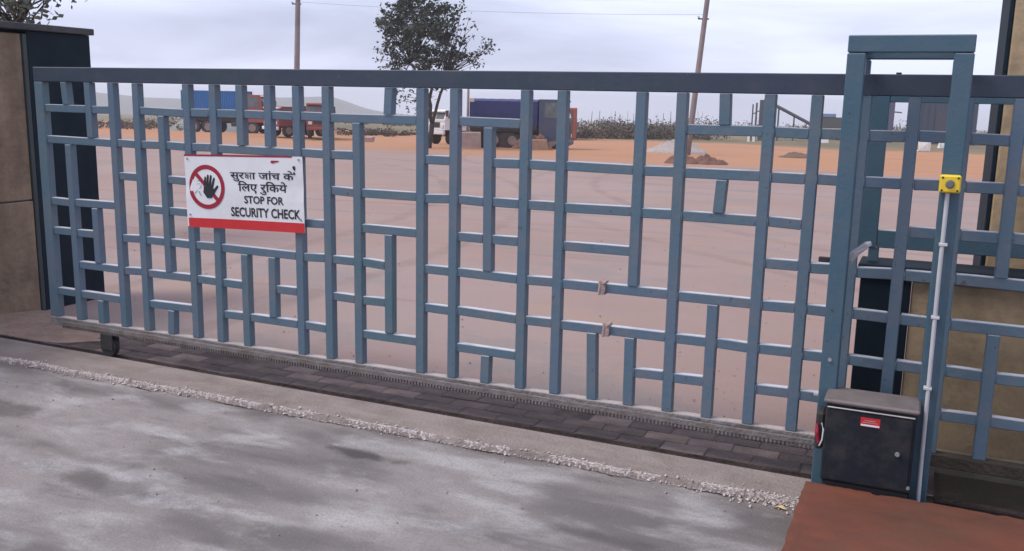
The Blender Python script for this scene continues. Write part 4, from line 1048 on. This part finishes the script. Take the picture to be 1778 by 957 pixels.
        prof_ = [(-hw, deck + 0.05), (-hw - 0.02, deck + (H - deck) * 0.5), (-hw, H - 0.10), (-hw * 0.55, H - 0.01), (0, H + 0.02), (hw * 0.55, H - 0.01), (hw, H - 0.10), (hw + 0.02, deck + (H - deck) * 0.5), (hw, deck + 0.05)]
        for i in range(nx_ + 1):
            xa = bx0 + (bx1 - bx0) * i / nx_; sag = 0.006 * math.cos(i * math.pi)
            for (yy, zz) in prof_: q.v.append((xa, yy + (0.012 if i % 2 else 0) * (1 if yy > 0 else -1), zz + (sag if zz > deck + .3 else 0)))
        m_ = len(prof_)
        for i in range(nx_):
            for k in range(m_ - 1):
                a = i * m_ + k; q.f.append((a, a + 1, a + m_ + 1, a + m_))
        q.f.append(tuple(range(m_))); q.f.append(tuple(nx_ * m_ + k for k in range(m_ - 1, -1, -1)))
        obj('tarpaulin', q, body_m, t)
        obj('side_board', MB().bbox(bx0, bx1, -hw - 0.03, -hw - 0.024, deck - 0.12, deck + 0.12, 0.002), CHASS, t)
    else:
        for s in (-1, 1):
            obj('side_board', MB().bbox(bx0, bx1, s * hw - 0.03, s * hw + 0.03, deck + 0.003, H, 0.01), body_m, t)
            for k in range(5):
                xx = bx0 + 0.1 + (bx1 - bx0 - 0.2) * k / 4
                obj('stake', MB().bbox(xx - 0.04, xx + 0.04, s * (hw + 0.055) - 0.02, s * (hw + 0.055) + 0.02, deck - 0.1, H + 0.02, 0.006), cab_m, t)
        obj('head_board', MB().bbox(bx1 - 0.06, bx1, -hw + 0.032, hw - 0.032, deck + 0.003, H, 0.008), body_m, t)
        obj('tail_board', MB().bbox(bx0, bx0 + 0.06, -hw + 0.032, hw - 0.032, deck + 0.003, H, 0.008), body_m, t)
    ax = [f - cabL * 0.55] + ([-f + L * 0.20] if axles == 2 else [-f + L * 0.14, -f + L * 0.14 + wr * 2.3])
    if axle_x: ax = axle_x
    for xa in ax:
        for s in (-1, 1):
            yc = s * (hw - 0.17)
            wh = obj('wheel', MB().lathe_y([(-0.14, 0.0), (-0.14, wr * 0.6), (-0.13, wr * 0.93), (-0.08, wr), (0.08, wr), (0.13, wr * 0.93), (0.14, wr * 0.6), (0.14, 0.0)], xa, yc, wr, 22), TYRE, t, False)
            obj('rim', MB().lathe_y([(s * 0.142, 0.0), (s * 0.150, wr * 0.2), (s * 0.146, wr * 0.34), (s * 0.155, wr * 0.52), (s * 0.143, wr * 0.58)], xa, yc, wr, 18), RIM, wh)
        for s in (-1, 1):
            obj('mudguard', MB().bbox(xa - wr * 0.9, xa + wr * 0.9, s * (hw - 0.17) - 0.15, s * (hw - 0.17) + 0.15, wr * 2.06, wr * 2.06 + 0.02, 0.006), CHASS, t)
    return t
CABRED = mat('truck_orange_red', (0.30, 0.070, 0.045), 0.6, (0.17, 0.050, 0.040), 3, 0.8)
CABMAROON = mat('truck_brown_red', (0.24, 0.050, 0.040), 0.55, (0.16, 0.04, 0.035), 3, 0.8)
CONTBLUE = mat('container_blue', (0.020, 0.150, 0.40), 0.5, (0.018, 0.12, 0.32), 2, 0.8)
NAVY = mat('navy_tarpaulin', (0.018, 0.026, 0.125), 0.6, (0.014, 0.020, 0.085), 2, 0.8)
CABBLUE = mat('truck_blue', (0.040, 0.060, 0.125), 0.6, (0.075, 0.075, 0.09), 2.5, 0.9)
CABWHITE = mat('van_white', (0.78, 0.78, 0.80), 0.4, (0.66, 0.66, 0.68), 4, 0.8)
truck('container_truck', 'orange red truck carrying a blue corrugated container on the left of the yard', -51.0, 55.0, R(15), 6.9, 2.35, 3.30, 1.95, CABRED, 'container', CONTBLUE, cab_h=3.05, wr=0.52, deck=1.55, z0=0.95, axles=3, group='trucks parked in the yard')
truck('open_truck', 'brown red truck with white bumper facing left beside the container truck', -42.6, 52.6, R(250), 4.6, 2.0, 1.75, 1.6, CABMAROON, 'open', CABMAROON, cab_h=2.15, wr=0.46, deck=1.15, z0=0.78, group='trucks parked in the yard')
truck('open_truck', 'small red truck facing the gate right of the brown red truck', -40.6, 52.6, R(303), 4.8, 1.8, 1.9, 1.6, CABRED, 'open', CABMAROON, cab_h=2.45, wr=0.48, deck=1.25, z0=0.85, trim=CABRED, group='trucks parked in the yard')
truck('blue_truck', 'blue truck with navy tarpaulin over its load right of the tree', -20.75, 43.3, R(14), 5.35, 2.0, 2.62, 1.55, CABBLUE, 'tarp', NAVY, cab_h=2.66, wr=0.43, deck=1.15, trim=CABBLUE, axle_x=[1.85, -0.30, -1.30], group='trucks parked in the yard')
truck('mini_truck', 'small white mini truck parked behind the tree trunk', -26.7, 46.9, R(258), 3.7, 1.5, 1.35, 1.35, CABWHITE, 'open', CABWHITE, cab_h=2.05, wr=0.38, deck=1.05, z0=0.88, group='trucks parked in the yard')

# rust red container behind the blue truck
cn = thing('shipping_container', 'rust red container standing behind the blue truck', 'container', (-28.75, 70.4, gz(-28.75, 70.4) - 0.05), R(20))
RUST = mat('rust_red', (0.30, 0.095, 0.060), 0.75, (0.22, 0.075, 0.05), 2, 0.8)
obj('shell', MB().bbox(-1.2, 1.2, -2.9, 2.9, 0.1, 2.66, 0.02), RUST, cn)
for s in (-1, 1):
    obj('door', MB().bbox(-1.14 if s < 0 else 0.02, -0.02 if s < 0 else 1.14, -2.935, -2.903, 0.2, 2.56, 0.008), RUST, cn)
    for k in (0.35, 0.8):
        obj('lock_bar', MB().tube([(s * k, -2.96, 0.25), (s * k, -2.96, 2.5)], 0.02, 6), CHASS, cn)
obj('base_frame', MB().bbox(-1.22, 1.22, -2.92, 2.92, -0.05, 0.098, 0.01), CHASS, cn)

# tractor, ramp, trailer and shed at the back
tk = thing('tractor', 'small rust red tractor far behind the leaning pole', 'tractor', (-23.2, 95.5, gz(-23.2, 95.5)), R(20))
obj('hood', MB().bbox(-0.1, 1.25, -0.33, 0.33, 0.75, 1.35, 0.08), CABMAROON, tk)
obj('seat_deck', MB().bbox(-1.0, -0.11, -0.45, 0.45, 0.7, 0.98, 0.05), CABMAROON, tk)
obj('seat', MB().bbox(-0.85, -0.45, -0.22, 0.22, 0.99, 1.45, 0.06), CHASS, tk)
obj('canopy', MB().bbox(-1.1, 0.2, -0.6, 0.6, 2.0, 2.07, 0.02), CABMAROON, tk)
for s in (-1, 1):
    obj('canopy_post', MB().tube([(-0.9, s * 0.5, 0.95), (-0.9, s * 0.5, 2.0)], 0.03, 6), CHASS, tk)
    obj('fender', MB().prism_y([(-1.25, 1.0), (-1.0, 1.42), (-0.45, 1.45), (-0.2, 1.1), (-0.3, 1.1), (-0.5, 1.36), (-0.95, 1.34), (-1.15, 1.0)], s * 0.62 - 0.16, s * 0.62 + 0.16), CABMAROON, tk)
    for (xa, rr, yy) in ((-0.7, 0.68, 0.62), (0.95, 0.38, 0.55)):
        wh = obj('wheel', MB().lathe_y([(-0.16, 0), (-0.16, rr * .6), (-0.12, rr), (0.12, rr), (0.16, rr * .6), (0.16, 0)], xa, s * yy, rr, 18), TYRE, tk)
        obj('rim', MB().lathe_y([(s * .162, 0), (s * .17, rr * .3), (s * .162, rr * .55)], xa, s * yy, rr, 14), RIM, wh)

RS = mat('ramp_steel', (0.085, 0.095, 0.115), 0.7, (0.05, 0.05, 0.06), 3, 0.8)
rp = thing('loading_ramp', 'dark steel loading ramp with long sloping beam at the back of the yard', 'ramp', (-16.6, 94.6, gz(-16.6, 94.6)), R(10))
for (xa, w_2, hh) in ((-0.62, 0.07, 3.6), (-0.25, 0.09, 3.75), (0.30, 0.26, 4.05)):
    for yy in (-0.5, 0.5):
        obj('post', MB().bbox(xa - w_2, xa + w_2, yy - 0.08, yy + 0.08, -0.2, hh, 0.01), RS, rp)
for zz in (1.2, 2.6):
    obj('brace', MB().tube([(-0.62, -0.5, zz), (0.3, -0.5, zz + 0.5)], 0.05, 6), RS, rp)
for yy in (-0.5, 0.5):
    obj('sloping_beam', MB().tube([(0.45, yy, 4.10), (5.9, yy, 1.35)], 0.16, 8), RS, rp)
    obj('strut', MB().tube([(1.95, yy, -0.1), (1.95, yy, 3.2)], 0.07, 6), RS, rp)
    obj('strut', MB().tube([(3.5, yy, -0.1), (3.5, yy, 2.45)], 0.05, 6), RS, rp)
    obj('strut', MB().tube([(5.75, yy, -0.1), (5.75, yy, 1.4)], 0.06, 6), RS, rp)
obj('ramp_deck', MB().add([(0.45, -0.48, 4.2), (5.9, -0.48, 1.45), (5.9, 0.48, 1.45), (0.45, 0.48, 4.2), (0.45, -0.48, 4.12), (5.9, -0.48, 1.37), (5.9, 0.48, 1.37), (0.45, 0.48, 4.12)], [(0, 1, 2, 3), (7, 6, 5, 4), (0, 4, 5, 1), (1, 5, 6, 2), (2, 6, 7, 3), (3, 7, 4, 0)]), RS, rp)

tl = thing('box_trailer', 'blue grey box trailer partly hidden by the guide frame post', 'trailer', (-10.9, 109, gz(-10.9, 109)), R(5))
obj('body', MB().bbox(-1.1, 1.5, -1.0, 1.0, 0.7, 2.55, 0.04), mat('trailer_grey', (0.085, 0.085, 0.09), 0.7), tl)
obj('roof', MB().bbox(-1.2, 0.5, -1.05, 1.05, 2.553, 2.95, 0.04), mat('roof_blue', (0.16, 0.24, 0.38), 0.6), tl)
for s in (-1, 1):
    for xa in (-0.5, 0.9):
        wh = obj('wheel', MB().lathe_y([(-.12, 0), (-.12, .25), (-.1, .4), (.1, .4), (.12, .25), (.12, 0)], xa, s * .9, 0.4, 16), TYRE, tl)
        obj('rim', MB().lathe_y([(s * .121, 0), (s * .13, .1), (s * .121, .22)], xa, s * .9, 0.4, 12), RIM, wh)

sh = thing('storage_shed', 'dark slate shed far behind the guide frame opening', 'shed', (0.9, 96.0, gz(0.9, 96.0)), R(2))
SHED = mat('slate_sheet', (0.040, 0.055, 0.092), 0.7, (0.032, 0.045, 0.07), 2, 0.8)
obj('wall', MB().bbox(-2.6, 2.7, 0, 5, -0.3, 5.7, 0.02), SHED, sh)
obj('roof', MB().prism_y([(-2.9, 5.67), (0.0, 6.3), (3.0, 5.67), (3.0, 5.77), (0.0, 6.42), (-2.9, 5.77)], -0.3, 5.3), mat('shed_roof', (0.10, 0.10, 0.13), 0.6), sh)
obj('door', MB().bbox(-0.9, 0.8, -0.05, -0.004, -0.2, 3.0, 0.01), mat('shed_door', (0.05, 0.055, 0.075), 0.6), sh)
for k in range(9):
    xx = -2.2 + k * 0.55
    if not (-1.0 < xx < 0.85): obj('wall_rib', MB().bbox(xx - 0.04, xx + 0.04, -0.06, -0.003, -0.2, 5.6, 0.01), SHED, sh)
ps = thing('steel_mast', 'dark mast with short arm left of the slate shed', 'mast', (-4.1, 96.0, gz(-4.1, 96.0)))
obj('shaft', MB().bbox(-0.32, 0.32, -0.3, 0.3, -0.2, 4.9, 0.04), mat('mast_purple', (0.09, 0.08, 0.14), 0.6), ps)
obj('arm', MB().tube([(0.3, 0, 3.05), (1.0, 0, 3.0)], 0.06, 6), CHASS, ps)
obj('lamp', MB().bbox(-1.3, -0.75, -0.2, 0.2, 4.5, 4.9, 0.05), CHASS, ps)
obj('lamp_arm', MB().tube([(-0.8, 0, 4.8), (-0.3, 0, 4.85)], 0.05, 6), CHASS, ps)

# ------------------------------------------------------------------ haze
hz_ = bpy.data.materials.new('haze_air'); hz_.use_nodes = True
hn = hz_.node_tree.nodes; hn.clear()
ho = hn.new('ShaderNodeOutputMaterial'); hv = hn.new('ShaderNodeVolumePrincipled')
hv.inputs['Color'].default_value = (0.88, 0.90, 0.97, 1)
hv.inputs['Density'].default_value = 0.0007
hv.inputs['Anisotropy'].default_value = 0.2
hz_.node_tree.links.new(hv.outputs['Volume'], ho.inputs['Volume'])
hb = MB(); hb.box(-6000, 6000, -60, 2600, -140, 12.0)
tag(obj('haze', hb, hz_), kind='stuff')
